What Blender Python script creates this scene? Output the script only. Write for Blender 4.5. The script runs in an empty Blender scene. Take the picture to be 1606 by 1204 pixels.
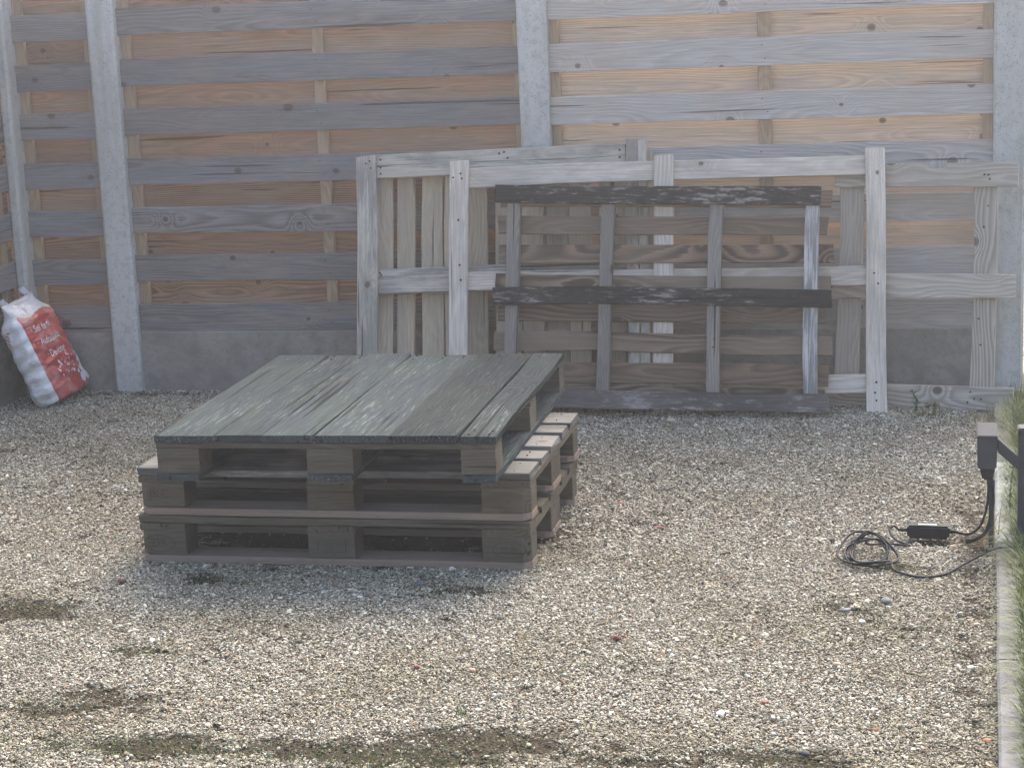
import bpy, bmesh, math, random
import numpy as np
from mathutils import Vector, Matrix, noise as mnoise

rng = random.Random(7)
sc = bpy.context.scene
col = sc.collection

# ------------------------------------------------------------------ camera
# X runs along the back fence, Y points away from the viewer (fence face at Y=0), Z up
F_PX, CAM_H, PITCH, ROLL, YAW = 3042.7, 1.6505, 0.2010, -0.0416, 0.2143
cam_data = bpy.data.cameras.new('camera')
cam_data.sensor_width = 36.0
cam_data.sensor_fit = 'HORIZONTAL'
cam_data.lens = F_PX / 1606.0 * 36.0
cam_data.clip_end = 500.0
cam = bpy.data.objects.new('camera', cam_data)
col.objects.link(cam)
_f = Vector((0, math.cos(PITCH), -math.sin(PITCH)))
_r = Vector((1, 0, 0))
_u = Vector((0, math.sin(PITCH), math.cos(PITCH)))
_r2 = math.cos(ROLL) * _r + math.sin(ROLL) * _u
_u2 = -math.sin(ROLL) * _r + math.cos(ROLL) * _u
_M = Matrix((( _r2.x, _u2.x, -_f.x), (_r2.y, _u2.y, -_f.y), (_r2.z, _u2.z, -_f.z)))
_M = Matrix.Rotation(YAW, 3, 'Z') @ _M
cam.matrix_world = Matrix.Translation((1.695, -7.788, CAM_H)) @ _M.to_4x4()
sc.camera = cam

# ------------------------------------------------------------------ sky, sun, exposure
SUN_EL, SUN_AZ = math.radians(47), math.radians(7)      # azimuth measured from +Y towards +X
world = bpy.data.worlds.new('World')
sc.world = world
world.use_nodes = True
wn = world.node_tree
bg = wn.nodes['Background']
sky = wn.nodes.new('ShaderNodeTexSky')
sky.sky_type = 'NISHITA'
sky.sun_disc = False
sky.sun_elevation = SUN_EL
sky.sun_rotation = SUN_AZ
sky.air_density = 1.0
sky.dust_density = 5.5
sky.ozone_density = 1.0
wn.links.new(sky.outputs[0], bg.inputs[0])
bg.inputs[1].default_value = 0.15
sd = bpy.data.lights.new('sun', 'SUN')
sd.energy = 1.2
sd.angle = math.radians(34.0)
sd.color = (1.0, 0.95, 0.86)
sun = bpy.data.objects.new('sun', sd)
col.objects.link(sun)
_sdir = Vector((math.sin(SUN_AZ) * math.cos(SUN_EL), math.cos(SUN_AZ) * math.cos(SUN_EL), math.sin(SUN_EL)))
sun.rotation_euler = _sdir.to_track_quat('Z', 'Y').to_euler()
sun.location = (2, 6, 8)
sc.view_settings.view_transform = 'Standard'
sc.view_settings.look = 'None'
sc.view_settings.gamma = 1.0
sc.view_settings.exposure = 1.87
sc.view_settings.use_curve_mapping = False

# ------------------------------------------------------------------ node helpers
class NT:
    def __init__(self, name):
        self.mat = bpy.data.materials.new(name)
        self.mat.use_nodes = True
        self.t = self.mat.node_tree
        self.t.nodes.clear()
        self.out = self.t.nodes.new('ShaderNodeOutputMaterial')

    def put(self, sock, v):
        if isinstance(v, bpy.types.NodeSocket):
            self.t.links.new(v, sock)
        elif isinstance(v, (tuple, list)) and len(v) == 3 and sock.type == 'RGBA':
            sock.default_value = (*v, 1)
        else:
            sock.default_value = v

    def node(self, typ, inp=None, **props):
        n = self.t.nodes.new('ShaderNode' + typ)
        for k, v in props.items():
            setattr(n, k, v)
        for k, v in (inp or {}).items():
            self.put(n.inputs[k], v)
        return n

    def m(self, op, a, b=0.0, c=0.0, clamp=False):
        n = self.node('Math', {0: a, 1: b, 2: c}, operation=op)
        n.use_clamp = clamp
        return n.outputs[0]

    def mix(self, f, a, b, blend='MIX'):
        n = self.node('Mix', data_type='RGBA', blend_type=blend)
        self.put(n.inputs[0], f); self.put(n.inputs[6], a); self.put(n.inputs[7], b)
        return n.outputs[2]

    def ramp(self, v, lo, hi, o0=0.0, o1=1.0, smooth=True):
        n = self.node('MapRange', {0: v, 1: lo, 2: hi, 3: o0, 4: o1}, interpolation_type='SMOOTHSTEP' if smooth else 'LINEAR')
        return n.outputs[0]

    def vmul(self, v, s):
        return self.node('VectorMath', {0: v, 1: s}, operation='MULTIPLY').outputs[0]

    def vadd(self, v, s):
        return self.node('VectorMath', {0: v, 1: s}, operation='ADD').outputs[0]

    def comb(self, x, y, z):
        return self.node('CombineXYZ', {0: x, 1: y, 2: z}).outputs[0]

    def noise(self, v, scale, detail=2.0, rough=0.5):
        n = self.node('TexNoise', {'Vector': v, 'Scale': scale, 'Detail': detail, 'Roughness': rough})
        return n

    def finish(self, colour, rough, bump=None, strength=0.4, dist=0.003, spec=0.3, extra=None):
        b = self.node('BsdfPrincipled', {'Base Color': colour, 'Roughness': rough, 'Specular IOR Level': spec})
        if bump is not None:
            bn = self.node('Bump', {'Height': bump, 'Strength': strength, 'Distance': dist})
            self.t.links.new(bn.outputs[0], b.inputs['Normal'])
        for k, v in (extra or {}).items():
            self.put(b.inputs[k], v)
        self.t.links.new(b.outputs[0], self.out.inputs[0])
        return self.mat


def wood(name, early, late, ring=0.011, contrast=0.6, blotch=None, blotch_amt=0.5, blotch_lo=0.5, worn=None, worn_lo=0.6,
         knots=0.5, crack=0.0, vary=0.35, rough=0.9, tint=None, fine=0.35, spec=0.12, wav=1.0, wsc=(5.0, 80.0), wmix=0.6):
    """weathered plain-sawn timber; local X is the grain direction"""
    t = NT(name)
    P = t.node('TexCoord').outputs['Object']
    rnd = t.node('ObjectInfo').outputs['Random']
    fr = lambda k: t.m('FRACT', t.m('MULTIPLY', rnd, k))
    r2, r3, r4 = fr(91.7), fr(37.3), fr(173.1)
    off = t.comb(t.m('MULTIPLY', rnd, 53.1), t.m('MULTIPLY', r2, 17.7), t.m('MULTIPLY', r3, 29.3))
    Q = t.vadd(P, off)
    xyz = t.node('SeparateXYZ', {0: P})
    x, y, z = xyz.outputs
    nl = t.noise(t.vmul(Q, (1.0, 2.5, 2.5)), 2.2, 1.0)
    nlc = t.node('SeparateColor', {0: nl.outputs['Color']}).outputs
    # knots: one per jittered cell, gated at random
    kx, ky = 2.1, 7.0
    kv = t.node('TexVoronoi', {'Vector': t.vmul(Q, (kx, ky, 0.0)), 'Scale': 1.0, 'Randomness': 0.9}, voronoi_dimensions='2D', feature='F1')
    kd = t.node('VectorMath', {0: t.vmul(Q, (kx, ky, 0.0)), 1: kv.outputs['Position']}, operation='SUBTRACT').outputs[0]
    ks = t.node('SeparateXYZ', {0: kd}).outputs
    dx = t.m('MULTIPLY', ks[0], 0.8 / kx)
    dy = t.m('MULTIPLY', ks[1], 1.0 / ky)
    d = t.m('SQRT', t.m('ADD', t.m('MULTIPLY', dx, dx), t.m('MULTIPLY', dy, dy)))
    kc = t.node('SeparateColor', {0: kv.outputs['Color']}).outputs
    gate = t.m('GREATER_THAN', kc[0], 1.0 - knots)
    R = t.m('MULTIPLY_ADD', kc[1], 0.013, 0.007)
    kbump = t.m('MULTIPLY', t.m('POWER', 2.718, t.m('MULTIPLY', t.m('MULTIPLY', d, d), -900.0)), t.m('MULTIPLY', gate, 0.035))
    kmask = t.m('MULTIPLY', t.ramp(t.m('DIVIDE', d, R), 1.15, 0.6), gate)
    yy = t.m('ADD', t.m('ADD', y, t.m('MULTIPLY_ADD', r2, 0.10, -0.05)), t.m('MULTIPLY_ADD', nlc[0], 0.10 * wav, -0.05 * wav))
    zz = t.m('ADD', t.m('ADD', t.m('MULTIPLY_ADD', r3, 0.06, 0.01), t.m('MULTIPLY', x, t.m('MULTIPLY_ADD', r4, 0.08, -0.04))),
             t.m('ADD', z, t.m('MULTIPLY_ADD', nlc[1], 0.16 * wav, -0.08 * wav)))
    r = t.m('ADD', t.m('SQRT', t.m('ADD', t.m('MULTIPLY', yy, yy), t.m('MULTIPLY', zz, zz))), kbump)
    fib = t.noise(t.vmul(Q, (5.0, 160.0, 160.0)), 1.0, 3.0, 0.6).outputs[0]
    saw = t.m('FRACT', t.m('ADD', t.m('DIVIDE', r, ring), t.m('MULTIPLY', fib, 0.5)))
    late_m = t.m('POWER', t.m('PINGPONG', saw, 0.72), 1.3)
    late_m = t.m('MULTIPLY', late_m, 1.6, clamp=True)
    c = t.mix(t.m('MULTIPLY', late_m, t.m('MULTIPLY_ADD', r4, 0.9 * contrast, 0.45 * contrast)), early, late)
    if tint is not None:
        c = t.mix(t.ramp(t.noise(t.vmul(Q, (0.9, 6.0, 6.0)), 1.0, 2.0).outputs[0], 0.42, 0.66), c, tint)
    bl = t.noise(t.vmul(Q, (3.0, 9.0, 9.0)), 1.0, 5.0, 0.65).outputs[0]
    if blotch is not None:
        c = t.mix(t.m('MULTIPLY', t.ramp(bl, blotch_lo - 0.08, blotch_lo + 0.12), blotch_amt), c, blotch)
    if worn is not None:
        w1 = t.noise(t.vmul(Q, (wsc[0], wsc[1], wsc[1])), 1.0, 5.0, 0.75).outputs[0]
        w2 = t.noise(t.vmul(Q, (1.7, 3.0, 3.0)), 1.0, 2.0).outputs[0]
        wm = t.ramp(t.m('ADD', t.m('MULTIPLY', w1, wmix), t.m('MULTIPLY', w2, 1.0 - wmix)), worn_lo - 0.04, worn_lo + 0.05)
        c = t.mix(wm, c, worn)
    c = t.mix(t.m('MULTIPLY', kmask, 0.75), c, (0.07, 0.05, 0.04))
    val = t.m('MULTIPLY', t.m('MULTIPLY_ADD', rnd, vary, 1.0 - vary / 2), t.m('MULTIPLY_ADD', fib, fine * 2, 1.0 - fine))
    hgt = t.m('ADD', t.m('MULTIPLY', fib, 0.6), t.m('MULTIPLY', late_m, 0.5))
    if crack > 0:
        cr = t.ramp(t.noise(t.vmul(Q, (1.2, 55.0, 55.0)), 1.0, 2.0, 0.4).outputs[0], 0.70 - crack * 0.06, 0.74 - crack * 0.06)
        val = t.m('MULTIPLY', val, t.m('SUBTRACT', 1.0, t.m('MULTIPLY', cr, 0.7)))
        hgt = t.m('SUBTRACT', hgt, cr)
    c = t.mix(1.0, c, t.comb(val, val, val), 'MULTIPLY')
    return t.finish(c, rough, hgt, 0.5, 0.0025, spec)


def concrete(name, base, dark, pit=0.5, rough=0.9, stain=None, stain_amt=0.5):
    t = NT(name)
    P = t.node('TexCoord').outputs['Object']
    rnd = t.node('ObjectInfo').outputs['Random']
    Q = t.vadd(P, t.comb(t.m('MULTIPLY', rnd, 31.0), t.m('MULTIPLY', rnd, 17.0), 0.0))
    big = t.noise(t.vmul(Q, (5.0, 5.0, 1.8)), 1.0, 4.0, 0.6).outputs[0]
    mid = t.noise(Q, 38.0, 4.0, 0.7).outputs[0]
    c = t.mix(t.ramp(big, 0.3, 0.7), base, tuple(v * 0.78 for v in base))
    c = t.mix(t.m('MULTIPLY', t.ramp(mid, 0.46, 0.66), 0.45), c, dark)
    v = t.node('TexVoronoi', {'Vector': Q, 'Scale': 130.0}, feature='F1')
    vc = t.node('SeparateColor', {0: v.outputs['Color']}).outputs[0]
    pm = t.m('MULTIPLY', t.ramp(v.outputs['Distance'], 0.42, 0.22), t.m('GREATER_THAN', vc, 1.0 - pit * 0.5))
    c = t.mix(t.m('MULTIPLY', pm, 0.55), c, tuple(v_ * 0.5 for v_ in dark))
    if stain is not None:
        s = t.noise(t.vmul(Q, (14.0, 14.0, 1.2)), 1.0, 3.0).outputs[0]
        c = t.mix(t.m('MULTIPLY', t.ramp(s, 0.45, 0.7), stain_amt), c, stain)
    h = t.m('SUBTRACT', t.m('MULTIPLY', mid, 0.6), pm)
    return t.finish(c, rough, h, 0.6, 0.002, 0.2)


def plain(name, c, rough=0.6, spec=0.4, var=0.15, scale=30.0, bump=0.0):
    t = NT(name)
    P = t.node('TexCoord').outputs['Object']
    n = t.noise(P, scale, 4.0, 0.6).outputs[0]
    k = t.m('MULTIPLY_ADD', n, var * 2, 1.0 - var)
    cc = t.mix(1.0, c, t.comb(k, k, k), 'MULTIPLY')
    return t.finish(cc, rough, n if bump else None, bump, 0.002, spec)


M = {}
M['fence_front'] = wood('fence_front_wood', (0.21, 0.19, 0.18), (0.095, 0.084, 0.08), ring=0.0085, wav=0.4, contrast=0.7, blotch=(0.25, 0.205, 0.17), blotch_amt=0.6,
                        blotch_lo=0.54, knots=0.55, vary=0.42, tint=(0.185, 0.18, 0.185), fine=0.55, crack=0.25)
M['fence_back'] = wood('fence_back_wood', (0.32, 0.19, 0.12), (0.145, 0.083, 0.052), ring=0.0085, wav=0.4, contrast=0.75, blotch=(0.25, 0.19, 0.14), blotch_amt=0.6,
                       knots=0.5, vary=0.42, fine=0.5, crack=0.25)
M['fence_front_pale'] = wood('glare_lit_fence_front_wood', (0.43, 0.40, 0.37), (0.27, 0.245, 0.225), ring=0.0085, wav=0.4, contrast=0.6, blotch=(0.38, 0.32, 0.27), blotch_amt=0.6,  # wood lightened to carry the glare brightening towards the right
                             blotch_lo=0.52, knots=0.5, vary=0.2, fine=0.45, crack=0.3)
M['fence_back_pale'] = wood('glare_lit_fence_back_wood', (0.56, 0.43, 0.32), (0.36, 0.26, 0.19), ring=0.0085, wav=0.4, contrast=0.6, blotch=(0.40, 0.34, 0.28), blotch_amt=0.6,  # same glare brightening put into the backing boards' colour
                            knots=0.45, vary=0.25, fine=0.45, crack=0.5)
M['batten'] = wood('batten_wood', (0.37, 0.27, 0.175), (0.27, 0.18, 0.11), ring=0.012, contrast=0.5, knots=0.2, vary=0.2)
M['frame_a'] = wood('pale_board_wood', (0.60, 0.515, 0.43), (0.38, 0.315, 0.255), ring=0.012, wav=0.6, contrast=0.65, blotch=(0.36, 0.31, 0.26), blotch_amt=0.6, fine=0.5, knots=0.4, vary=0.12, crack=0.3)
M['frame_b'] = wood('grained_board_wood', (0.46, 0.40, 0.33), (0.25, 0.21, 0.17), ring=0.013, contrast=0.75, knots=0.25, vary=0.15)
M['pallet_c'] = wood('mottled_skid_wood', (0.45, 0.395, 0.32), (0.28, 0.24, 0.19), ring=0.012, contrast=0.45, blotch=(0.19, 0.175, 0.155), blotch_amt=0.75,
                     blotch_lo=0.50, worn=(0.46, 0.42, 0.36), worn_lo=0.575, knots=0.3, vary=0.12, crack=0.6)
M['deck_c'] = wood('tan_deck_wood', (0.47, 0.375, 0.265), (0.31, 0.24, 0.165), ring=0.012, contrast=0.5, blotch=(0.34, 0.28, 0.215), blotch_amt=0.6, knots=0.35, vary=0.4, crack=0.5)
M['dark_rail'] = wood('blackened_rail_wood', (0.034, 0.029, 0.025), (0.012, 0.011, 0.011), ring=0.012, contrast=0.7, blotch=(0.014, 0.015, 0.014), blotch_amt=0.8,
                      worn=(0.25, 0.22, 0.195), worn_lo=0.565, wsc=(13.0, 75.0), wmix=0.7, knots=0.5, vary=0.2, crack=0.6)
M['low_rail'] = wood('grey_rail_wood', (0.16, 0.135, 0.118), (0.08, 0.07, 0.063), ring=0.012, contrast=0.6, blotch=(0.06, 0.057, 0.052), blotch_amt=0.7,
                     worn=(0.30, 0.265, 0.245), worn_lo=0.55, wsc=(14.0, 40.0), knots=0.4, vary=0.2, crack=0.4)
M['stringer'] = wood('grey_stringer_wood', (0.27, 0.225, 0.185), (0.15, 0.125, 0.10), ring=0.010, contrast=0.55, blotch=(0.16, 0.15, 0.14), blotch_amt=0.6, knots=0.3, vary=0.3, crack=0.5)
M['pale_stringer'] = wood('white_worn_stringer_wood', (0.24, 0.225, 0.21), (0.13, 0.12, 0.115), ring=0.010, contrast=0.5, worn=(0.50, 0.45, 0.42), worn_lo=0.52, knots=0.3, vary=0.1)
M['brown_slat'] = wood('brown_slat_wood', (0.25, 0.165, 0.11), (0.075, 0.048, 0.033), ring=0.017, contrast=0.95, knots=0.35, vary=0.4, tint=(0.19, 0.14, 0.10))
M['top_plank'] = wood('green_grey_plank_wood', (0.041, 0.049, 0.053), (0.009, 0.0115, 0.013), ring=0.012, contrast=0.6, blotch=(0.040, 0.050, 0.044), blotch_amt=0.7,
                      worn=(0.14, 0.155, 0.157), worn_lo=0.60, knots=0.4, vary=0.5, crack=1.0, fine=0.7, rough=0.85, spec=0.04, wav=0.8, wsc=(7.0, 150.0), wmix=0.78)
M['top_frame'] = wood('dull_pallet_wood', (0.098, 0.082, 0.062), (0.045, 0.037, 0.028), ring=0.010, contrast=0.5, blotch=(0.10, 0.10, 0.082), blotch_amt=0.6, knots=0.2, vary=0.2, crack=0.4)
M['euro'] = wood('brown_grey_pallet_wood', (0.10, 0.081, 0.058), (0.045, 0.036, 0.026), ring=0.010, contrast=0.5, blotch=(0.10, 0.095, 0.075), blotch_amt=0.6, knots=0.2, vary=0.25, crack=0.4)
M['euro_skid'] = wood('pinkish_skid_wood', (0.25, 0.185, 0.14), (0.16, 0.115, 0.09), ring=0.010, contrast=0.4, blotch=(0.23, 0.19, 0.16), blotch_amt=0.5, knots=0.1, vary=0.15, crack=0.3)
M['euro_deck'] = wood('bleached_deck_wood', (0.105, 0.103, 0.098), (0.055, 0.053, 0.05), ring=0.011, contrast=0.5, blotch=(0.20, 0.19, 0.17), blotch_amt=0.5,
                      worn=(0.26, 0.26, 0.25), worn_lo=0.60, knots=0.3, vary=0.4, crack=0.7, rough=0.75)
M['post'] = concrete('post_concrete', (0.52, 0.505, 0.475), (0.30, 0.28, 0.25), 0.45, stain=(0.33, 0.31, 0.265), stain_amt=0.6)
M['plinth'] = concrete('plinth_concrete', (0.30, 0.27, 0.235), (0.19, 0.165, 0.135), 0.25, stain=(0.19, 0.175, 0.155), stain_amt=0.8)
M['kerb'] = concrete('kerb_concrete', (0.18, 0.178, 0.182), (0.11, 0.106, 0.10), 0.5, stain=(0.12, 0.12, 0.105), stain_amt=0.5)
M['kerb_sky_lit'] = concrete('sky_lit_kerb_concrete', (0.42, 0.44, 0.45), (0.25, 0.27, 0.25), 0.3, stain=(0.33, 0.36, 0.27), stain_amt=0.35)  # lightened concrete paints the sky's reflection on the kerb top; greenish stain is algae
M['nail'] = plain('rusty_nail', (0.03, 0.025, 0.022), 0.8, 0.2)
M['socket'] = plain('dark_grey_plastic', (0.042, 0.044, 0.05), 0.7, 0.2, 0.08)
M['black'] = plain('black_rubber', (0.014, 0.015, 0.017), 0.6, 0.2, 0.1)
M['label'] = plain('silver_label', (0.75, 0.78, 0.82), 0.3, 0.5, 0.05)
M['stamp'] = plain('burnt_stamp', (0.055, 0.05, 0.045), 0.9, 0.1)

# ------------------------------------------------------------------ object helpers
def tag(o, label=None, cat=None, group=None, kind=None):
    for k, v in (('label', label), ('category', cat), ('group', group), ('kind', kind)):
        if v:
            o[k] = v
    return o

def link(name, me, mat=None, parent=None, mtx=None):
    o = bpy.data.objects.new(name, me)
    col.objects.link(o)
    if mat is not None and me is not None and not me.materials:
        me.materials.append(mat)
    if parent is not None:
        o.parent = parent
    if mtx is not None:
        o.matrix_basis = mtx
    return o

def empty(name, mtx):
    o = link(name, None, mtx=mtx)
    o.empty_display_size = 0.1
    return o

def mesh(name, verts, faces, smooth=False):
    me = bpy.data.meshes.new(name)
    me.from_pydata([tuple(v) for v in verts], [], faces)
    if smooth:
        for p in me.polygons:
            p.use_smooth = True
    me.update()
    return me

_bm_cache = {}
def board_mesh(L, W, T, mat, var=0, ch=0.0022, jit=0.0012, split_end=False):
    key = (round(L, 3), round(W, 3), round(T, 3), mat.name, var, round(jit, 4))
    if key in _bm_cache:
        return _bm_cache[key]
    r = random.Random(hash((round(L, 3), round(W, 3), round(T, 3), var)) & 0xffff)
    ch = min(ch, T * 0.3)
    a, b = W / 2, T / 2
    sec = [(-a + ch, -b), (a - ch, -b), (a, -b + ch), (a, b - ch), (a - ch, b), (-a + ch, b), (-a, b - ch), (-a, -b + ch)]
    xs = [-L / 2, -L * (0.18 + 0.1 * r.random()), L * (0.18 + 0.1 * r.random()), L / 2] if L > 0.45 else [-L / 2, L / 2]
    V, Fc = [], []
    for i, x in enumerate(xs):
        dy, dz = r.uniform(-jit, jit) * 1.5, r.uniform(-jit, jit)
        wv = 1 + r.uniform(-jit, jit) / W
        for j, (y, z) in enumerate(sec):
            ex = r.uniform(-jit, jit) * 1.2 if i in (0, len(xs) - 1) else 0
            V.append((x + ex, y * wv + dy, z + dz))
    n = 8
    for i in range(len(xs) - 1):
        for j in range(n):
            k = (j + 1) % n
            Fc.append((i * n + j, i * n + k, (i + 1) * n + k, (i + 1) * n + j))
    Fc.append(tuple(reversed(range(n))))
    Fc.append(tuple((len(xs) - 1) * n + j for j in range(n)))
    Fc = [tuple(reversed(f)) for f in Fc]
    me = mesh('board', V, Fc)
    me.materials.append(mat)
    bm = bmesh.new(); bm.from_mesh(me); bmesh.ops.recalc_face_normals(bm, faces=bm.faces); bm.to_mesh(me); bm.free()
    _bm_cache[key] = me
    return me

AX = {'x': (1, 0, 0), 'y': (0, 1, 0), 'z': (0, 0, 1)}
def board(name, parent, lo, hi, mat, grain='x', var=0, jit=0.0012, rot=0.0):
    """box from corner lo to corner hi in the parent's space, grain along the given axis, thickness = thinnest other axis"""
    lo, hi = Vector(lo), Vector(hi)
    c, s = (lo + hi) / 2, hi - lo
    others = [k for k in 'xyz' if k != grain]
    dims = dict(zip('xyz', s))
    others.sort(key=lambda k: -dims[k])
    ex, ey = Vector(AX[grain]), Vector(AX[others[0]])
    ez = ex.cross(ey)
    R = Matrix((ex, ey, ez)).transposed()
    if rot:
        R = R @ Matrix.Rotation(rot, 3, 'Z')
    me = board_mesh(dims[grain], dims[others[0]], dims[others[1]], mat, var, jit=jit)
    return link(name, me, None, parent, Matrix.Translation(c) @ R.to_4x4())

def prism(name, parent, poly, z0, z1, mat, grain_rot=0.0, bev=0.003):
    """vertical prism over an xy polygon, origin at its centre, small chamfer on all edges"""
    cx = sum(p[0] for p in poly) / len(poly); cy = sum(p[1] for p in poly) / len(poly)
    bm = bmesh.new()
    Rz = Matrix.Rotation(-grain_rot, 2)
    pts = [Rz @ Vector((p[0] - cx, p[1] - cy)) for p in poly]
    h = (z1 - z0) / 2
    a = [bm.verts.new((p.x, p.y, -h)) for p in pts]
    b = [bm.verts.new((p.x, p.y, h)) for p in pts]
    n = len(pts)
    for i in range(n):
        bm.faces.new((a[i], a[(i + 1) % n], b[(i + 1) % n], b[i]))
    bm.faces.new(list(reversed(a))); bm.faces.new(b)
    bmesh.ops.recalc_face_normals(bm, faces=bm.faces)
    if bev:
        bmesh.ops.bevel(bm, geom=bm.edges[:], offset=bev, segments=1, affect='EDGES')
    me = bpy.data.meshes.new(name); bm.to_mesh(me); bm.free()
    me.materials.append(mat)
    return link(name, me, None, parent, Matrix.Translation((cx, cy, (z0 + z1) / 2)) @ Matrix.Rotation(grain_rot, 4, 'Z'))

def tube(pts, r, n=8, caps=True):
    """swept tube along points"""
    P = [Vector(p) for p in pts]
    V, Fc = [], []
    up = Vector((0.123, 0.271, 1)).normalized()
    for i, p in enumerate(P):
        d = (P[min(i + 1, len(P) - 1)] - P[max(i - 1, 0)]).normalized()
        s = d.cross(up)
        s = s.normalized() if s.length > 1e-4 else d.orthogonal().normalized()
        w = s.cross(d).normalized()
        up = w
        rr = r[i] if isinstance(r, (list, tuple)) else r
        for j in range(n):
            a = 2 * math.pi * j / n
            V.append(p + s * (rr * math.cos(a)) + w * (rr * math.sin(a)))
    for i in range(len(P) - 1):
        for j in range(n):
            k = (j + 1) % n
            Fc.append((i * n + j, i * n + k, (i + 1) * n + k, (i + 1) * n + j))
    if caps:
        Fc.append(tuple(reversed(range(n)))); Fc.append(tuple((len(P) - 1) * n + j for j in range(n)))
    return V, Fc

def smooth_path(ctrl, per=10):
    """Catmull-Rom through control points"""
    C = [Vector(c) for c in ctrl]
    C = [2 * C[0] - C[1]] + C + [2 * C[-1] - C[-2]]
    out = []
    for i in range(1, len(C) - 2):
        for k in range(per):
            t = k / per
            a, b, c, d = C[i - 1], C[i], C[i + 1], C[i + 2]
            out.append(0.5 * ((2 * b) + (c - a) * t + (2 * a - 5 * b + 4 * c - d) * t * t + (3 * b - a - 3 * c + d) * t ** 3))
    out.append(C[-2])
    return out

def nails(parent, spots, nrm, name='nail_heads', r=0.0035):
    """small dark nail heads on a plane; spots in the parent's space, joined because each is about a pixel"""
    nrm = Vector(nrm).normalized()
    s = nrm.orthogonal().normalized(); w = nrm.cross(s)
    V, Fc = [], []
    for p in spots:
        p = Vector(p); b = len(V)
        for h, rr in ((-0.002, r), (0.0012, r * 0.8)):
            for j in range(6):
                a = j * math.pi / 3
                V.append(p + nrm * h + s * (rr * math.cos(a)) + w * (rr * math.sin(a)))
        for j in range(6):
            k = (j + 1) % 6
            Fc.append((b + j, b + k, b + 6 + k, b + 6 + j))
        Fc.append(tuple(b + 6 + j for j in range(6)))
    o = link(name, mesh(name, V, Fc), M['nail'], parent)
    o['kind'] = 'stuff'
    return o

# ------------------------------------------------------------------ ground
def ground_mat():
    t = NT('gravelly_soil')
    P = t.node('NewGeometry').outputs['Position']
    v = t.node('TexVoronoi', {'Vector': P, 'Scale': 105.0}, feature='F1')
    vc = t.node('SeparateColor', {0: v.outputs['Color']}).outputs
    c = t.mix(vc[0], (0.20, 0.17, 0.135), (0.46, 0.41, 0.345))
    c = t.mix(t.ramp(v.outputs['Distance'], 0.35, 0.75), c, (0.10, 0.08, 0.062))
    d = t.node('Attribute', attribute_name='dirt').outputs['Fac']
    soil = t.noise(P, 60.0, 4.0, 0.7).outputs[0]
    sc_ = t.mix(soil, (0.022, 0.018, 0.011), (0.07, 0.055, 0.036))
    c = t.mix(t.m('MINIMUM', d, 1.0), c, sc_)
    h = t.m('SUBTRACT', 1.0, v.outputs['Distance'])
    return t.finish(c, 0.95, h, 0.7, 0.008, 0.1)

# dirt and moss patches on the gravel, the first painting shade under the stack: (x, y, rx, ry, strength, green)
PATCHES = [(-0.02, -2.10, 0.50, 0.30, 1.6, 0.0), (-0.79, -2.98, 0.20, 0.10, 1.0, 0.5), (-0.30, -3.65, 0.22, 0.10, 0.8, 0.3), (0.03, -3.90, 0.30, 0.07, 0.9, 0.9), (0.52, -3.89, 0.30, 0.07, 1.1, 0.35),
           (0.76, -3.79, 0.22, 0.07, 1.2, 0.2), (1.09, -3.87, 0.22, 0.05, 0.8, 0.2), (1.40, -3.83, 0.22, 0.05, 0.9, 0.4), (-0.30, -3.29, 0.10, 0.05, 0.6, 0.5),
           (0.41, -2.71, 0.16, 0.06, 0.6, 0.2), (0.92, -3.29, 0.10, 0.05, 0.5, 0.3), (1.66, -2.94, 0.16, 0.10, 0.5, 0.7), (-0.39, -3.71, 0.14, 0.08, 0.7, 0.5),
           (-0.36, -2.67, 0.05, 0.045, 1.3, 0.1), (-0.23, -2.70, 0.05, 0.02, 0.7, 0.2), (-1.3, -1.3, 0.35, 0.10, 0.45, 0.4), (-0.9, -1.75, 0.25, 0.08, 0.45, 0.4),
           (-1.6, -0.75, 0.4, 0.08, 0.4, 0.5), (1.72, -2.15, 0.10, 0.04, 0.9, 0.1), (1.5, -0.55, 0.25, 0.12, 0.4, 0.9), (1.62, -2.42, 0.06, 0.03, 1.1, 0.1),
           (-0.55, -2.35, 0.2, 0.07, 0.4, 0.6), (1.5, -2.78, 0.10, 0.06, 0.7, 0.1), (0.2, -3.5, 0.2, 0.05, 0.35, 0.3), (-1.75, -0.10, 0.5, 0.06, 0.6, 0.2), (-0.9, -0.08, 0.6, 0.05, 0.6, 0.2),
           (1.80, -3.2, 0.05, 0.7, 0.5, 0.5), (1.84, -2.2, 0.05, 0.8, 0.7, 0.5)]
_lat = np.random.default_rng(5).random((256, 256))
def vnoise(X, Y, f, o=0):
    x, y = X * f + 37.3 + o * 11.7, Y * f + 91.1 + o * 5.3
    xi, yi = np.floor(x).astype(int), np.floor(y).astype(int)
    u, v = x - xi, y - yi
    u, v = u * u * (3 - 2 * u), v * v * (3 - 2 * v)
    g = lambda a, b: _lat[a % 256, b % 256]
    return (g(xi, yi) * (1 - u) + g(xi + 1, yi) * u) * (1 - v) + (g(xi, yi + 1) * (1 - u) + g(xi + 1, yi + 1) * u) * v

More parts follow.
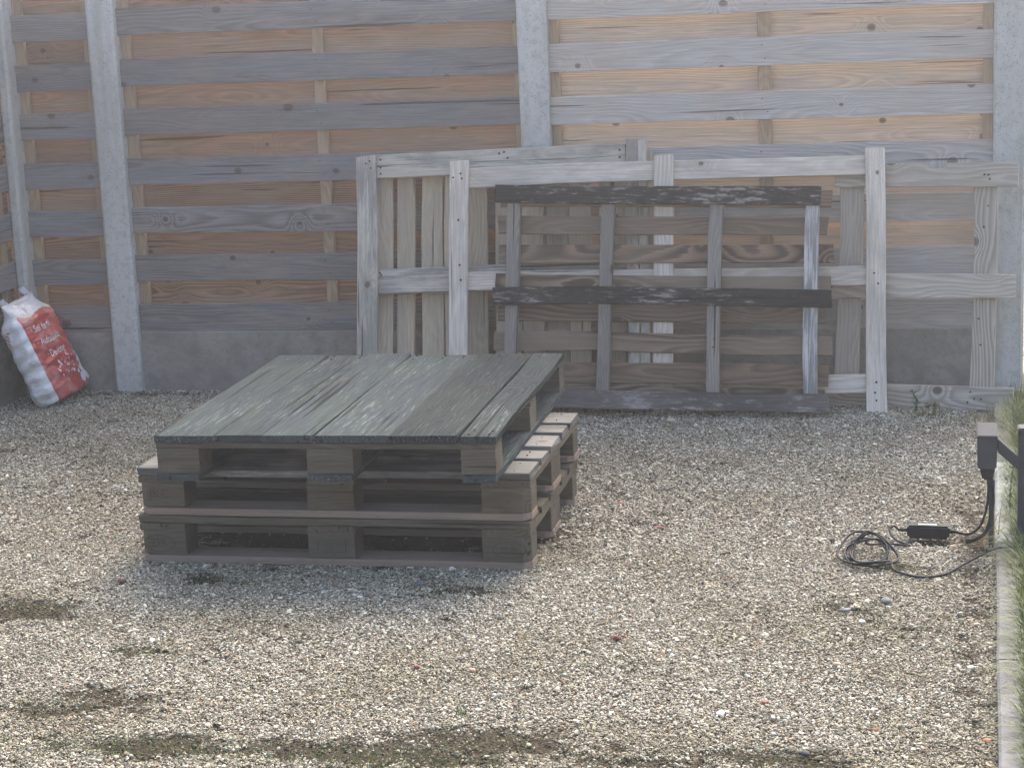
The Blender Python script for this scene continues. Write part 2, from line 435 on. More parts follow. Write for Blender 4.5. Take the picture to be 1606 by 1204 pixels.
def dirt_at(X, Y):
    """ragged bare or mossy spots and the painted shade under the stack: broad envelopes broken up by fine noise"""
    fine = 0.5 * vnoise(X, Y * 1.3, 22) + 0.3 * vnoise(X, Y * 1.3, 47, 1) + 0.2 * vnoise(X, Y, 95, 2)
    env = np.zeros_like(X); g = np.zeros_like(X)
    for (cx, cy, rx, ry, s, gr) in PATCHES:
        q = ((X - cx) / rx) ** 2 + ((Y - cy) / ry) ** 2
        e = s * np.exp(-q * 0.7)
        g = np.maximum(g, gr * np.minimum(e, 1))
        env = np.maximum(env, e)
    sparse = 0.30 * np.clip((vnoise(X, Y * 1.6, 5, 3) - 0.55) / 0.25, 0, 1)
    env = np.maximum(env, sparse)
    d = np.clip((env * 0.75 + fine - 0.86) / 0.09, 0, 1)
    return d, np.clip(g * np.clip(d + 0.25, 0, 1), 0, 1)

def build_ground():
    xs = np.concatenate([[-150, -40, -10, -4], np.linspace(-2.3, 2.3, 231), [4, 10, 40, 150]])
    ys = np.concatenate([[-150, -40, -12, -7], np.linspace(-5.2, 0.4, 281), [2, 10, 40, 150]])
    X, Y = np.meshgrid(xs, ys)
    Z = np.full_like(X, -0.006)
    nx = len(xs)
    V = np.stack([X.ravel(), Y.ravel(), Z.ravel()], 1)
    Fc = [(j * nx + i, j * nx + i + 1, (j + 1) * nx + i + 1, (j + 1) * nx + i) for j in range(len(ys) - 1) for i in range(nx - 1)]
    me = bpy.data.meshes.new('ground')
    me.from_pydata(V.tolist(), [], Fc)
    at = me.attributes.new('dirt', 'FLOAT', 'POINT')  # also carries the shade painted under the stack
    d, g = dirt_at(X.ravel(), Y.ravel())
    at.data.foreach_set('value', d.astype(np.float32))
    o = link('ground', me, ground_mat())
    tag(o, 'flat beige gravel yard floor with patches of bare soil', 'ground', kind='structure')
build_ground()

def pebble_mat():
    t = NT('gravel_pebbles')
    rnd = t.node('ObjectInfo').outputs['Random']
    cr = t.node('ValToRGB', {0: rnd})
    e = cr.color_ramp
    stops = [(0.0, (0.07, 0.06, 0.047)), (0.10, (0.17, 0.15, 0.115)), (0.24, (0.32, 0.285, 0.215)), (0.44, (0.45, 0.41, 0.32)), (0.58, (0.40, 0.385, 0.35)), (0.70, (0.56, 0.51, 0.405)),
             (0.82, (0.72, 0.68, 0.58)), (0.92, (0.86, 0.835, 0.77)), (0.985, (0.34, 0.20, 0.13))]
    while len(e.elements) < len(stops):
        e.elements.new(0.5)
    for el, (p, c) in zip(e.elements, stops):
        el.position = p; el.color = (*c, 1)
    P = t.node('NewGeometry').outputs['Position']
    n = t.noise(P, 2.2, 5.0, 0.6).outputs[0]
    c0 = t.mix(1.0, cr.outputs[0], (0.70, 0.69, 0.645), 'MULTIPLY')
    c = t.mix(t.ramp(n, 0.42, 0.62), c0, t.mix(1.0, c0, (0.86, 0.84, 0.79), 'MULTIPLY'))
    d = t.node('Attribute', attribute_name='dirt', attribute_type='INSTANCER').outputs['Fac']
    g = t.node('Attribute', attribute_name='green', attribute_type='INSTANCER').outputs['Fac']
    c = t.mix(t.m('MULTIPLY', d, 0.12), c, (0.10, 0.085, 0.06))
    c = t.mix(t.m('MULTIPLY', g, 0.5), c, (0.075, 0.10, 0.04))
    crumb = t.m('LESS_THAN', t.m('FRACT', t.m('MULTIPLY', rnd, 57.31)), t.m('MULTIPLY', d, 0.6))
    c = t.mix(t.m('MULTIPLY', crumb, 0.85), c, (0.045, 0.036, 0.024))
    f = t.noise(P, 260.0, 2.0).outputs[0]
    k = t.m('MULTIPLY_ADD', f, 0.5, 0.75)
    c = t.mix(1.0, c, t.comb(k, k, k), 'MULTIPLY')
    return t.finish(c, 0.85, spec=0.15)

def build_gravel():
    r = np.random.default_rng(11)
    zones = [(-1.55, 1.885, -4.35, -2.2, 68000), (-2.13, 1.885, -2.2, -0.02, 34000), (-2.13, -1.55, -4.35, -2.2, 12000), (-2.13, 1.885, -5.0, -4.35, 12000)]
    cnt = [int((b - a) * (d_ - c_) * k) for a, b, c_, d_, k in zones]
    X = np.concatenate([r.uniform(a, b, n_) for (a, b, c_, d_, k), n_ in zip(zones, cnt)])
    Y = np.concatenate([r.uniform(c_, d_, n_) for (a, b, c_, d_, k), n_ in zip(zones, cnt)])
    msz = np.concatenate([np.full(n_, math.log(0.0020 if k > 50000 else 0.0024 if k > 20000 else 0.0036)) for (a, b, c_, d_, k), n_ in zip(zones, cnt)])
    N = len(X)
    d, g = dirt_at(X, Y)
    under = (X > -0.59) & (X < 0.55) & (Y > -2.44) & (Y < -1.75)  # pebbles thinned here so the painted shade under the stack stays dark
    keep = (r.random(N) > 0.80 * d) & (~under | (r.random(N) < 0.12)) & (X < 1.84 + 0.028 * (Y + 3.8) + 0.02)
    X, Y, d, g, msz = X[keep], Y[keep], d[keep], g[keep], msz[keep]
    N = len(X)
    size = np.exp(r.normal(msz, 0.37) + np.where(r.random(N) < 0.008, 0.75, 0.0)).clip(0.0011, 0.009)
    Z = r.uniform(-0.004, 0.002, N) + size * 0.1
    me = bpy.data.meshes.new('gravel')
    me.vertices.add(N)
    me.vertices.foreach_set('co', np.stack([X, Y, Z], 1).astype(np.float32).ravel())
    for nm, a in (('dirt', d), ('green', g), ('psize', size)):
        at = me.attributes.new(nm, 'FLOAT', 'POINT')
        at.data.foreach_set('value', a.astype(np.float32))
    o = link('gravel', me)
    tag(o, 'loose beige and grey pebble gravel covering the yard', 'gravel', kind='stuff')
    ng = bpy.data.node_groups.new('scatter_pebbles', 'GeometryNodeTree')
    ng.interface.new_socket('Geometry', in_out='INPUT', socket_type='NodeSocketGeometry')
    ng.interface.new_socket('Geometry', in_out='OUTPUT', socket_type='NodeSocketGeometry')
    nd, lk = ng.nodes, ng.links
    gi, go = nd.new('NodeGroupInput'), nd.new('NodeGroupOutput')
    m2p = nd.new('GeometryNodeMeshToPoints')
    lk.new(gi.outputs[0], m2p.inputs[0])
    join = nd.new('GeometryNodeJoinGeometry')
    for k in range(4):
        ico = nd.new('GeometryNodeMeshIcoSphere'); ico.inputs['Radius'].default_value = 1.0; ico.inputs['Subdivisions'].default_value = 2
        sp = nd.new('GeometryNodeSetPosition')
        nz = nd.new('ShaderNodeTexNoise'); nz.noise_dimensions = '4D'; nz.inputs['W'].default_value = 3.7 * k + 1; nz.inputs['Scale'].default_value = 0.9; nz.inputs['Detail'].default_value = 1.0
        sub = nd.new('ShaderNodeVectorMath'); sub.operation = 'SUBTRACT'; sub.inputs[1].default_value = (0.5, 0.5, 0.5)
        scl = nd.new('ShaderNodeVectorMath'); scl.operation = 'SCALE'; scl.inputs['Scale'].default_value = 1.5
        lk.new(nz.outputs['Color'], sub.inputs[0]); lk.new(sub.outputs[0], scl.inputs[0]); lk.new(scl.outputs[0], sp.inputs['Offset'])
        lk.new(ico.outputs['Mesh'], sp.inputs['Geometry'])
        sm = nd.new('GeometryNodeSetMaterial'); sm.inputs['Material'].default_value = PEB
        lk.new(sp.outputs[0], sm.inputs[0])
        g2i = nd.new('GeometryNodeGeometryToInstance')
        lk.new(sm.outputs[0], g2i.inputs[0]); lk.new(g2i.outputs[0], join.inputs[0])
    iop = nd.new('GeometryNodeInstanceOnPoints')
    lk.new(m2p.outputs[0], iop.inputs['Points']); lk.new(join.outputs[0], iop.inputs['Instance'])
    iop.inputs['Pick Instance'].default_value = True
    ri = nd.new('FunctionNodeRandomValue'); ri.data_type = 'INT'
    for s_ in ri.inputs:
        if s_.type == 'INT' and s_.name == 'Min': s_.default_value = 0
        if s_.type == 'INT' and s_.name == 'Max': s_.default_value = 3
    lk.new([s_ for s_ in ri.outputs if s_.type == 'INT'][0], iop.inputs['Instance Index'])
    rv = nd.new('FunctionNodeRandomValue'); rv.data_type = 'FLOAT_VECTOR'
    vi = [s_ for s_ in rv.inputs if s_.type == 'VECTOR']
    vi[0].default_value = (-0.5, -0.5, 0.0); vi[1].default_value = (0.5, 0.5, 6.283)
    lk.new([s_ for s_ in rv.outputs if s_.type == 'VECTOR'][0], iop.inputs['Rotation'])
    rs = nd.new('FunctionNodeRandomValue'); rs.data_type = 'FLOAT_VECTOR'
    vs = [s_ for s_ in rs.inputs if s_.type == 'VECTOR']
    vs[0].default_value = (0.85, 0.65, 0.45); vs[1].default_value = (1.45, 1.1, 0.8)
    na = nd.new('GeometryNodeInputNamedAttribute'); na.data_type = 'FLOAT'; na.inputs[0].default_value = 'psize'
    sv = nd.new('ShaderNodeVectorMath'); sv.operation = 'SCALE'
    lk.new([s_ for s_ in rs.outputs if s_.type == 'VECTOR'][0], sv.inputs[0]); lk.new(na.outputs[0], sv.inputs['Scale'])
    lk.new(sv.outputs[0], iop.inputs['Scale'])
    lk.new(iop.outputs[0], go.inputs[0])
    md = o.modifiers.new('pebbles', 'NODES'); md.node_group = ng
    me.materials.append(PEB)
PEB = pebble_mat()
build_gravel()

# ------------------------------------------------------------------ fence
Z0, PITCHB, BH = 0.5856, 0.2093, 0.112
def fence_panel(label, mtx, x0, x1, battens, dz=0.0, var0=0, tone=''):
    root = tag(empty('timber_fence', mtx), label, 'fence', 'timber stretches of the garden fence')
    for k in range(-1, 7):
        top = Z0 + k * PITCHB + dz
        dv = rng.uniform(-0.002, 0.002)
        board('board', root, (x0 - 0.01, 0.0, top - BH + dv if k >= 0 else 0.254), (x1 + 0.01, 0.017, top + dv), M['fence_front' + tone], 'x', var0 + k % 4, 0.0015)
    for k in range(-1, 7):
        ct = Z0 + k * PITCHB + dz - BH - 0.0486
        dv = rng.uniform(-0.003, 0.003)
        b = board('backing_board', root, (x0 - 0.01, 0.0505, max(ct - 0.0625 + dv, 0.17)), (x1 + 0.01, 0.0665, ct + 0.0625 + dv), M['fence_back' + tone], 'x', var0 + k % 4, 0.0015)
    for b0, b1 in battens:
        board('batten', root, (b0, 0.0195, 0.266), (b1, 0.0475, Z0 + 6 * PITCHB + dz), M['batten'], 'z', var0, 0.0008)
    mid = [b for b in battens if b[0] - x0 > 0.2 and x1 - b[1] > 0.2]
    for b0, b1 in mid:
        nails(root, [(b0 + f * (b1 - b0) + rng.uniform(-.006, .006), -0.0005, Z0 + k * PITCHB + dz - q) for k in range(-1, 7) for f, q in ((0.3, 0.03), (0.65, 0.082))], (0, -1, 0), r=0.0032)
    return root

I4 = Matrix.Identity(4)
S1, S2, S3, PW = -1.7599, 0.0865, 1.9502, 0.1209
SC_ = -2.118
fence_panel('narrow timber fence panel between the corner post and the next post', I4, SC_ - 0.17, S1, [(SC_, SC_ + 0.042), (S1 - 0.045, S1)], -0.010, 0)
fence_panel('wide timber fence panel behind the plank-topped pallet stack', I4, S1 + PW, S2, [(S1 + PW, S1 + PW + 0.046), (-0.793, -0.746), (S2 - 0.03, S2)], 0.0, 4)
fence_panel('wide timber fence panel lightened for glare behind the leaning frames on the right', I4, S2 + PW, S3, [(S2 + PW, S2 + PW + 0.038), (1.044, 1.094), (S3 - 0.04, S3)], -0.002, 8, '_pale')
# side fence on the left, running towards the viewer: local x -> -Y, local y -> -X
XL = -2.166
ML = Matrix(((0, -1, 0, XL), (1, 0, 0, 0), (0, 0, 1, 0), (0, 0, 0, 1)))
fence_panel('timber side fence panel running forward from the corner at the left edge', ML, -1.92, 0.0, [(-0.13, -0.09), (-1.0, -0.95), (-1.92, -1.87)], -0.008, 12)

def fence_post(label, x0, w, mat, y0=-0.04, y1=0.095, h=1.93):
    c = 0.010
    poly = [(x0, y0 + c), (x0 + c, y0), (x0 + w - c, y0), (x0 + w, y0 + c), (x0 + w, y1), (x0, y1)]
    cx, cy = x0 + w / 2, (y0 + y1) / 2
    V, Fc = [], []
    r = random.Random(int(x0 * 1000))
    zs = [-0.05, 0.3, 0.7, 1.1, 1.5, h - 0.03, h]
    for i, z in enumerate(zs):
        k = 0.85 if i == len(zs) - 1 else 1.0
        for p in poly:
            V.append(((p[0] - cx) * k + r.uniform(-.001, .001), (p[1] - cy) * k + r.uniform(-.001, .001), z))
    n = 6
    for i in range(len(zs) - 1):
        for j in range(n):
            q = (j + 1) % n
            Fc.append((i * n + j, i * n + q, (i + 1) * n + q, (i + 1) * n + j))
    Fc.append(tuple((len(zs) - 1) * n + j for j in range(n)))
    o = link('fence_post', mesh('fence_post', V, Fc), mat, None, Matrix.Translation((cx, cy, 0)))
    return tag(o, label, 'post', 'concrete fence posts')
fence_post('concrete fence post beside the salt bag, left of the pallet stack', S1, PW, M['post'])
fence_post('concrete fence post in the middle, above the leaning pallets', S2, PW, M['post'])
fence_post('bright concrete fence post at the right edge', S3, PW, M['post'])
fence_post('slim concrete corner post where the two fences meet at the left', -2.166, 0.048, M['post'], y0=-0.075, y1=0.06)

def plinth(label, mtx, x0, x1, dz=0.0):
    me = board_mesh(x1 - x0, 0.30, 0.046, M['plinth'], 0, ch=0.004, jit=0.0005)
    R = Matrix(((1, 0, 0), (0, 0, -1), (0, 1, 0)))
    m = mtx @ Matrix.Translation(((x0 + x1) / 2, 0.0195, 0.2561 - 0.15 + dz)) @ R.to_4x4()
    o = link('concrete_plinth', me, None, None, m)
    return tag(o, label, 'plinth', 'concrete base slabs of the fence')
plinth('short concrete base slab behind the salt bag', I4, SC_ - 0.01, S1 + 0.01, -0.002)
plinth('concrete base slab left of and behind the pallet stack', I4, S1 + PW - 0.01, S2 + 0.01)
plinth('concrete base slab seen through the right-hand leaning frame', I4, S2 + PW - 0.01, S3 + 0.01, 0.001)
plinth('concrete base slab of the side fence at the left edge', ML, -1.93, -0.02)

# ------------------------------------------------------------------ leaning pallets
def lean_matrix(s0, o0, z0, phi, th, r):
    u = Vector((math.cos(phi), -math.sin(phi), 0))
    w = Vector((math.sin(th) * math.sin(phi), math.sin(th) * math.cos(phi), math.cos(th)))
    d = Vector((math.cos(th) * math.sin(phi), math.cos(th) * math.cos(phi), -math.sin(th)))
    u2 = u * math.cos(r) + w * math.sin(r)
    w2 = -u * math.sin(r) + w * math.cos(r)
    R = Matrix((u2, d, w2)).transposed()
    return Matrix.Translation((s0, -o0, z0)) @ R.to_4x4()

def H(root, name, u0, u1, w0, w1, d0, d1, mat, var=0, jit=0.0036):      # board with the grain along u
    return board(name, root, (u0, d0, w0), (u1, d1, w1), mat, 'x', var, jit)
def Vb(root, name, u0, u1, w0, w1, d0, d1, mat, var=0, jit=0.0036):     # board with the grain along w
    return board(name, root, (u0, d0, w0), (u1, d1, w1), mat, 'z', var, jit)

# C: mottled pallet with vertical slats, leaning on the left
C = tag(empty('leaning_pallet', lean_matrix(-0.6583, 0.46, 0.03, -0.0193, 0.3186, 0.0253)),
        'mottled grey pallet with upright tan slats, leftmost leaning on the fence', 'pallet', 'pallets and frames leaning against the fence')
Vb(C, 'skid', 0.110, 0.196, 0.0, 1.021, 0.0, 0.019, M['pallet_c'], 1)
Vb(C, 'skid', 1.216, 1.262, 0.0, 1.037, 0.0, 0.019, M['pallet_c'], 2)
Vb(C, 'skid', 1.266, 1.304, 0.0, 1.034, 0.0015, 0.019, M['pallet_c'], 3)
for i, (a, b) in enumerate(((0.0, 0.09), (0.458, 0.560), (0.928, 1.028))):
    H(C, 'rail', 0.116, 1.212, a, b, 0.0205, 0.042, M['pallet_c'], 5 + i)
ub = lambda px: 0.241 + (px - 618.5) * 0.00269
for i, (a, b) in enumerate(((566, 618), (627, 655), (664, 697), (699, 733), (735, 767), (777, 818), (820, 853), (855, 888), (890, 923), (936, 975), (982, 1018))):
    Vb(C, 'slat', ub(a), ub(b) - 0.001, 0.005 + 0.004 * (i % 3), 1.005 + 0.006 * (i % 2), 0.085, 0.103, M['deck_c'], i % 5)
for uu in (0.118, 0.67, 1.215):
    for a, b in ((0.005, 0.085), (0.465, 0.553), (0.935, 1.02)):
        board('block', C, (uu, 0.0435, a), (uu + 0.075, 0.0835, b), M['pallet_c'], 'x', 9)
nails(C, [(0.206, 0.0205, 1.008), (0.206, 0.0205, 0.975), (0.207, 0.0205, 0.950), (0.15, 0, 0.99), (0.17, 0, 0.97), (0.165, 0, 1.0), (0.205, 0.0205, 0.54), (0.21, 0.0205, 0.53),
          (0.70, 0.0205, 1.01), (0.735, 0.0205, 0.99), (0.72, 0.0205, 1.015), (1.19, 0.0205, 1.0), (1.19, 0.0205, 0.97)], (0, -1, 0), r=0.005)

# B: open notched frame on the right
B = tag(empty('open_pallet', lean_matrix(1.2087, 0.2523, 0.0, 0.1449, 0.169, 0.0)),
        'open timber frame with three notched rails, rightmost leaning by the bright post', 'pallet', 'pallets and frames leaning against the fence')
def notched(name, u0, u1, w0, w1, d0, d1, mat, notch=None, top=True):
    if notch is None:
        return H(B, name, u0, u1, w0, w1, d0, d1, mat, 3)
    a, b, dp = notch
    if top:
        poly = [(u0, w0), (u1, w0), (u1, w1), (b, w1), (b - 0.003, w1 - dp), (a + 0.003, w1 - dp), (a, w1), (u0, w1)]
    else:
        poly = [(u0, w0), (a, w0), (a + 0.003, w0 + dp), (b - 0.003, w0 + dp), (b, w0), (u1, w0), (u1, w1), (u0, w1)]
    o = prism(name, B, poly, 0, d1 - d0, mat, 0, 0.0015)
    c = o.matrix_basis.translation.copy()
    o.matrix_basis = Matrix.Translation((c.x, (d0 + d1) / 2, c.y)) @ Matrix(((1, 0, 0), (0, 0, -1), (0, 1, 0))).to_4x4()
    return o
notched('rail', 0.120, 0.815, 0.851, 0.942, 0.0, 0.021, M['frame_b'], (0.483, 0.548, 0.022), True)
notched('rail', 0.121, 0.817, 0.424, 0.516, 0.0, 0.021, M['frame_b'])
notched('rail', 0.122, 0.820, 0.0, 0.090, 0.0, 0.021, M['frame_b'], (0.487, 0.548, 0.022), False)
Vb(B, 'upright', 0.136, 0.228, 0.0, 0.93, 0.0225, 0.043, M['frame_b'], 1)
Vb(B, 'upright', 0.650, 0.740, 0.0, 0.93, 0.0225, 0.043, M['frame_b'], 2)
nails(B, [(0.69, 0, 0.897), (0.705, 0, 0.896), (0.71, 0, 0.88), (0.68, 0, 0.488), (0.705, 0, 0.455), (0.67, 0, 0.46), (0.66, 0, 0.07), (0.675, 0, 0.045), (0.70, 0, 0.043), (0.65, 0, 0.03),
          (0.705, 0.0225, 0.78), (0.69, 0.0225, 0.70), (0.69, 0.0225, 0.25), (0.68, 0.0225, 0.35)], (0, -1, 0), r=0.005)

# A: wide pale frame of three uprights on three rails
A = tag(empty('open_pallet', lean_matrix(-0.0512, 0.4628, -0.005, -0.0463, 0.2323, 0.0)),
        'widest pale frame with three full-height upright boards, behind the dark pallet', 'pallet', 'pallets and frames leaning against the fence')
for i, (a, b, tp) in enumerate(((-0.106, -0.030, 1.016), (0.710, 0.787, 1.018), (1.530, 1.606, 1.023))):
    Vb(A, 'upright', a, b, 0.0, tp, 0.0, 0.019, M['frame_a'], i)
for i, (a, b) in enumerate(((0.075, 0.15), (0.496, 0.571), (0.917, 0.993))):
    r_ = H(A, 'rail', -0.085, 1.585, a, b, 0.0205, 0.042, M['frame_a'], 4 + i)
    if i == 2:
        r_.matrix_basis = r_.matrix_basis @ Matrix.Rotation(0.003, 4, 'Z')
nails(A, [(-0.06, 0, 0.965), (-0.055, 0, 0.945), (-0.09, 0, 0.95), (-0.07, 0, 0.78), (-0.065, 0, 0.60), (-0.06, 0, 0.54), (0.765, 0, 0.96), (0.76, 0, 0.975), (1.565, 0, 0.955), (1.57, 0, 0.94),
          (1.56, 0, 0.54), (1.575, 0, 0.50), (1.565, 0, 0.12), (1.56, 0, 0.08), (1.565, 0, 0.05), (0.85, 0.0205, 0.945), (0.95, 0.0205, 0.975), (1.08, 0.0205, 0.96), (1.35, 0.0205, 0.97), (0.3, 0.0205, 0.95)],
      (0, -1, 0), r=0.005)

# D: dark pallet in front
D = tag(empty('leaning_pallet', lean_matrix(0.1323, 0.5208, 0.04, -0.016, 0.2568, -0.0191)),
        'dark weathered pallet with black rails and brown slats, frontmost leaning on the fence', 'pallet', 'pallets and frames leaning against the fence')
H(D, 'rail', -0.113, 1.157, 0.805, 0.876, 0.0, 0.018, M['dark_rail'], 1)
H(D, 'rail', -0.113, 1.205, 0.407, 0.477, 0.0, 0.018, M['dark_rail'], 2)
H(D, 'rail', -0.10, 1.204, 0.0, 0.073, 0.0, 0.018, M['low_rail'], 3)
for i, (a, b) in enumerate(((-0.064, -0.014), (0.308, 0.358), (0.733, 0.784), (1.104, 1.156))):
    Vb(D, 'stringer', a, b, 0.012, 0.868, 0.0195, 0.068, M['pale_stringer'] if i == 3 else M['stringer'], i)
# slats: image y of top/bottom edges in the opening turned into w
for i, (a, b) in enumerate(((0.022, 0.098), (0.106, 0.190), (0.230, 0.304), (0.347, 0.413), (0.464, 0.534), (0.579, 0.653), (0.697, 0.767), (0.80, 0.87))):
    H(D, 'slat', -0.115 + 0.01 * (i % 2), 1.185 + 0.012 * (i % 3), a, b, 0.0695, 0.084, M['brown_slat'], i)
nails(D, [(-0.04, 0.0195, 0.42), (0.76, 0.0195, 0.28), (0.757, 0.0195, 0.25), (0.34, 0, 0.44)], (0, -1, 0), r=0.004)

# ------------------------------------------------------------------ pallet stack
def euro_pallet(label, x1, y0, z, yaw, stamps, deck):
    """standard block pallet 1.2 x 0.8 x 0.144; origin at front right corner on the ground, long side facing the viewer"""
    root = tag(empty('block_pallet', Matrix.Translation((x1, y0, z)) @ Matrix.Rotation(yaw, 4, 'Z')), label, 'pallet', 'pallets stacked on the gravel')
    ys = [(0.0, 0.145), (0.186, 0.286), (0.3275, 0.4725), (0.514, 0.614), (0.655, 0.80)]
    for i, (a, b) in enumerate(ys):
        board('deck_board', root, (-1.2, a, 0.122), (0.0, b, 0.1438), M[deck], 'x', i, 0.0022)
    for a, b in ((-1.199, -1.055), (-0.672, -0.528), (-0.145, -0.001)):
        board('cross_board', root, (a, 0.001, 0.1005), (b, 0.799, 0.1215), M['euro'], 'y', 1)
    for yi, (ya, yb) in enumerate(((0.001, 0.10), (0.3275, 0.4725), (0.70, 0.799))):
        for xi, (xa, xb) in enumerate(((-1.199, -1.055), (-0.672, -0.528), (-0.145, -0.001))):
            poly = [(xa, ya), (xb, ya), (xb, yb), (xa, yb)]
            c = 0.022
            if yi == 0 and xi == 0: poly = [(xa + c, ya), (xb, ya), (xb, yb), (xa, yb), (xa, ya + c)]
            if yi == 0 and xi == 2: poly = [(xa, ya), (xb - c, ya), (xb, ya + c), (xb, yb), (xa, yb)]
            if yi == 2 and xi == 0: poly = [(xa, ya), (xb, ya), (xb, yb), (xa + c, yb), (xa, yb - c)]
            if yi == 2 and xi == 2: poly = [(xa, ya), (xb, ya), (xb, yb - c), (xb - c, yb), (xa, yb)]
            o = prism('block', root, poly, 0.0225, 0.100, M['euro'], 0.0, 0.002)
            if yi == 0 and stamps and stamps[xi]:
                stamp(o, stamps[xi], -0.049, (xb - xa))
    for ya, yb in ((0.002, 0.10), (0.3275, 0.4725), (0.70, 0.798)):
        c = 0.022
        poly = [(-1.2 + c, ya), (-c, ya), (0, ya + c), (0, yb), (-1.2, yb), (-1.2, ya + c)]
        prism('skid', root, poly, 0.0, 0.022, M['euro_skid'], 0.0, 0.002)
    sp = [(x, yy, 0.1438) for (a, b) in ys for yy in (a + 0.03, b - 0.03) for x in (-1.15, -1.10, -0.62, -0.58, -0.10, -0.05)]
    nails(root, sp, (0, 0, 1))
    return root

def text_mesh(body, size, name):
    cu = bpy.data.curves.new(name, 'FONT')
    cu.body = body; cu.size = size; cu.align_x = 'CENTER'; cu.align_y = 'CENTER'; cu.resolution_u = 3
    ob = bpy.data.objects.new(name, cu); col.objects.link(ob)
    dg = bpy.context.evaluated_depsgraph_get()
    me = bpy.data.meshes.new_from_object(ob.evaluated_get(dg))
    bpy.data.objects.remove(ob); bpy.data.curves.remove(cu)
    return me

def stamp(block, spec, yf, w):
    """burnt lettering on a block's front face: list of ('t', text, size, x, z) / ('oval', rx, rz) / ('box', rx, rz)"""
    V, Fc = [], []
    for s in spec:
        b = len(V)
        if s[0] == 't':
            me = text_mesh(s[1], s[2], 'stamp_text')
            V += [(v.co.x + s[3], yf - 0.0008, v.co.y + s[4]) for v in me.vertices]
            Fc += [tuple(b + i for i in p.vertices) for p in me.polygons]
            bpy.data.meshes.remove(me)
        else:
            n = 28 if s[0] == 'oval' else 4
            for j in range(n):
                a = 2 * math.pi * (j + (0 if n > 4 else 0.5)) / n
                k = 1.0 if n > 4 else math.sqrt(2)
                for f in (1.0, 0.92):
                    V.append((s[1] * k * f * math.cos(a), yf - 0.0008, s[2] * k * f * math.sin(a)))
            for j in range(n):
                q = (j + 1) % n
                Fc.append((b + 2 * j, b + 2 * q, b + 2 * q + 1, b + 2 * j + 1))
    o = link('stamp', mesh('stamp', V, Fc), M['stamp'], block)
    return o

euro_pallet('brown block pallet with stamped blocks at the bottom of the stack', 0.582, -2.513, 0.0, 0.0, [
    [('oval', 0.050, 0.026), ('t', 'DR', 0.034, 0.0, 0.0)],
    [('box', 0.045, 0.019), ('t', 'DE 7', 0.014, -0.004, 0.008), ('t', 'L N', 0.016, -0.008, -0.009), ('t', '9 1', 0.013, 0.01, -0.029)],
    [('oval', 0.050, 0.026), ('t', 'EUR', 0.028, 0.0, 0.0)]], 'euro')
euro_pallet('brown block pallet with slatted deck, middle of the stack', 0.586, -2.511, 0.1455, -0.004, [
    [('t', 'JKC', 0.040, 0.004, 0.006)], None, [('t', 'III', 0.02, 0.0, 0.0)]], 'euro_deck')

# top pallet: closed plank deck
TP = tag(empty('planked_pallet', Matrix.Translation((0.519, -2.631, 0.2905)) @ Matrix.Rotation(0.0223, 4, 'Z')),
         'grey-green pallet with closed plank deck lying on top of the stack', 'pallet', 'pallets stacked on the gravel')
TW, TD, TH = 1.01, 1.232, 0.134
xs_, x_ = [], -TW
for wdt in (0.182, 0.146, 0.150, 0.222, 0.204, 0.106):
    xs_.append((x_, x_ + wdt)); x_ += wdt
for i, (a, b) in enumerate(xs_):
    board('plank', TP, (a + 0.0012, 0.0 + 0.003 * (i % 2), TH - 0.021 + 0.0006 * (i % 3)), (b - 0.0012, TD - 0.004 * (i % 2), TH + 0.0007 * (i % 3)), M['top_plank'], 'y', i, 0.0024)
for a, b in ((0.004, 0.10), (TD / 2 - 0.05, TD / 2 + 0.05), (TD - 0.10, TD - 0.004)):
    board('cross_board', TP, (-TW + 0.003, a, TH - 0.038), (-0.003, b, TH - 0.0225), M['top_frame'], 'x', 1)
for (ya, yb) in ((0.006, 0.11), (TD / 2 - 0.055, TD / 2 + 0.055), (TD - 0.105, TD - 0.006)):
    for xa, xb in ((-TW + 0.004, -TW + 0.132), (-0.555, -0.42), (-0.102, -0.004)):
        board('block', TP, (xa, ya, 0.0205), (xb, yb, TH - 0.0385), M['top_frame'], 'x', 2, 0.002)
for xa, xb in ((-TW + 0.002, -TW + 0.13), (-0.553, -0.422), (-0.10, -0.002)):
    board('skid', TP, (xa, 0.0, 0.0), (xb, TD, 0.020), M['top_plank'], 'y', 3)
sp = []
for i, (a, b) in enumerate(xs_):
    for yy in (0.03, 0.07, TD / 2 - 0.02, TD / 2 + 0.025, TD - 0.03, TD - 0.07):
        for xx in ((a + 0.03, b - 0.03) if b - a < 0.16 else (a + 0.03, (a + b) / 2, b - 0.03)):
            sp.append((xx + rng.uniform(-.012, .012), yy + rng.uniform(-.01, .01), TH + 0.0007 * (i % 3)))
nails(TP, sp, (0, 0, 1), r=0.0042)

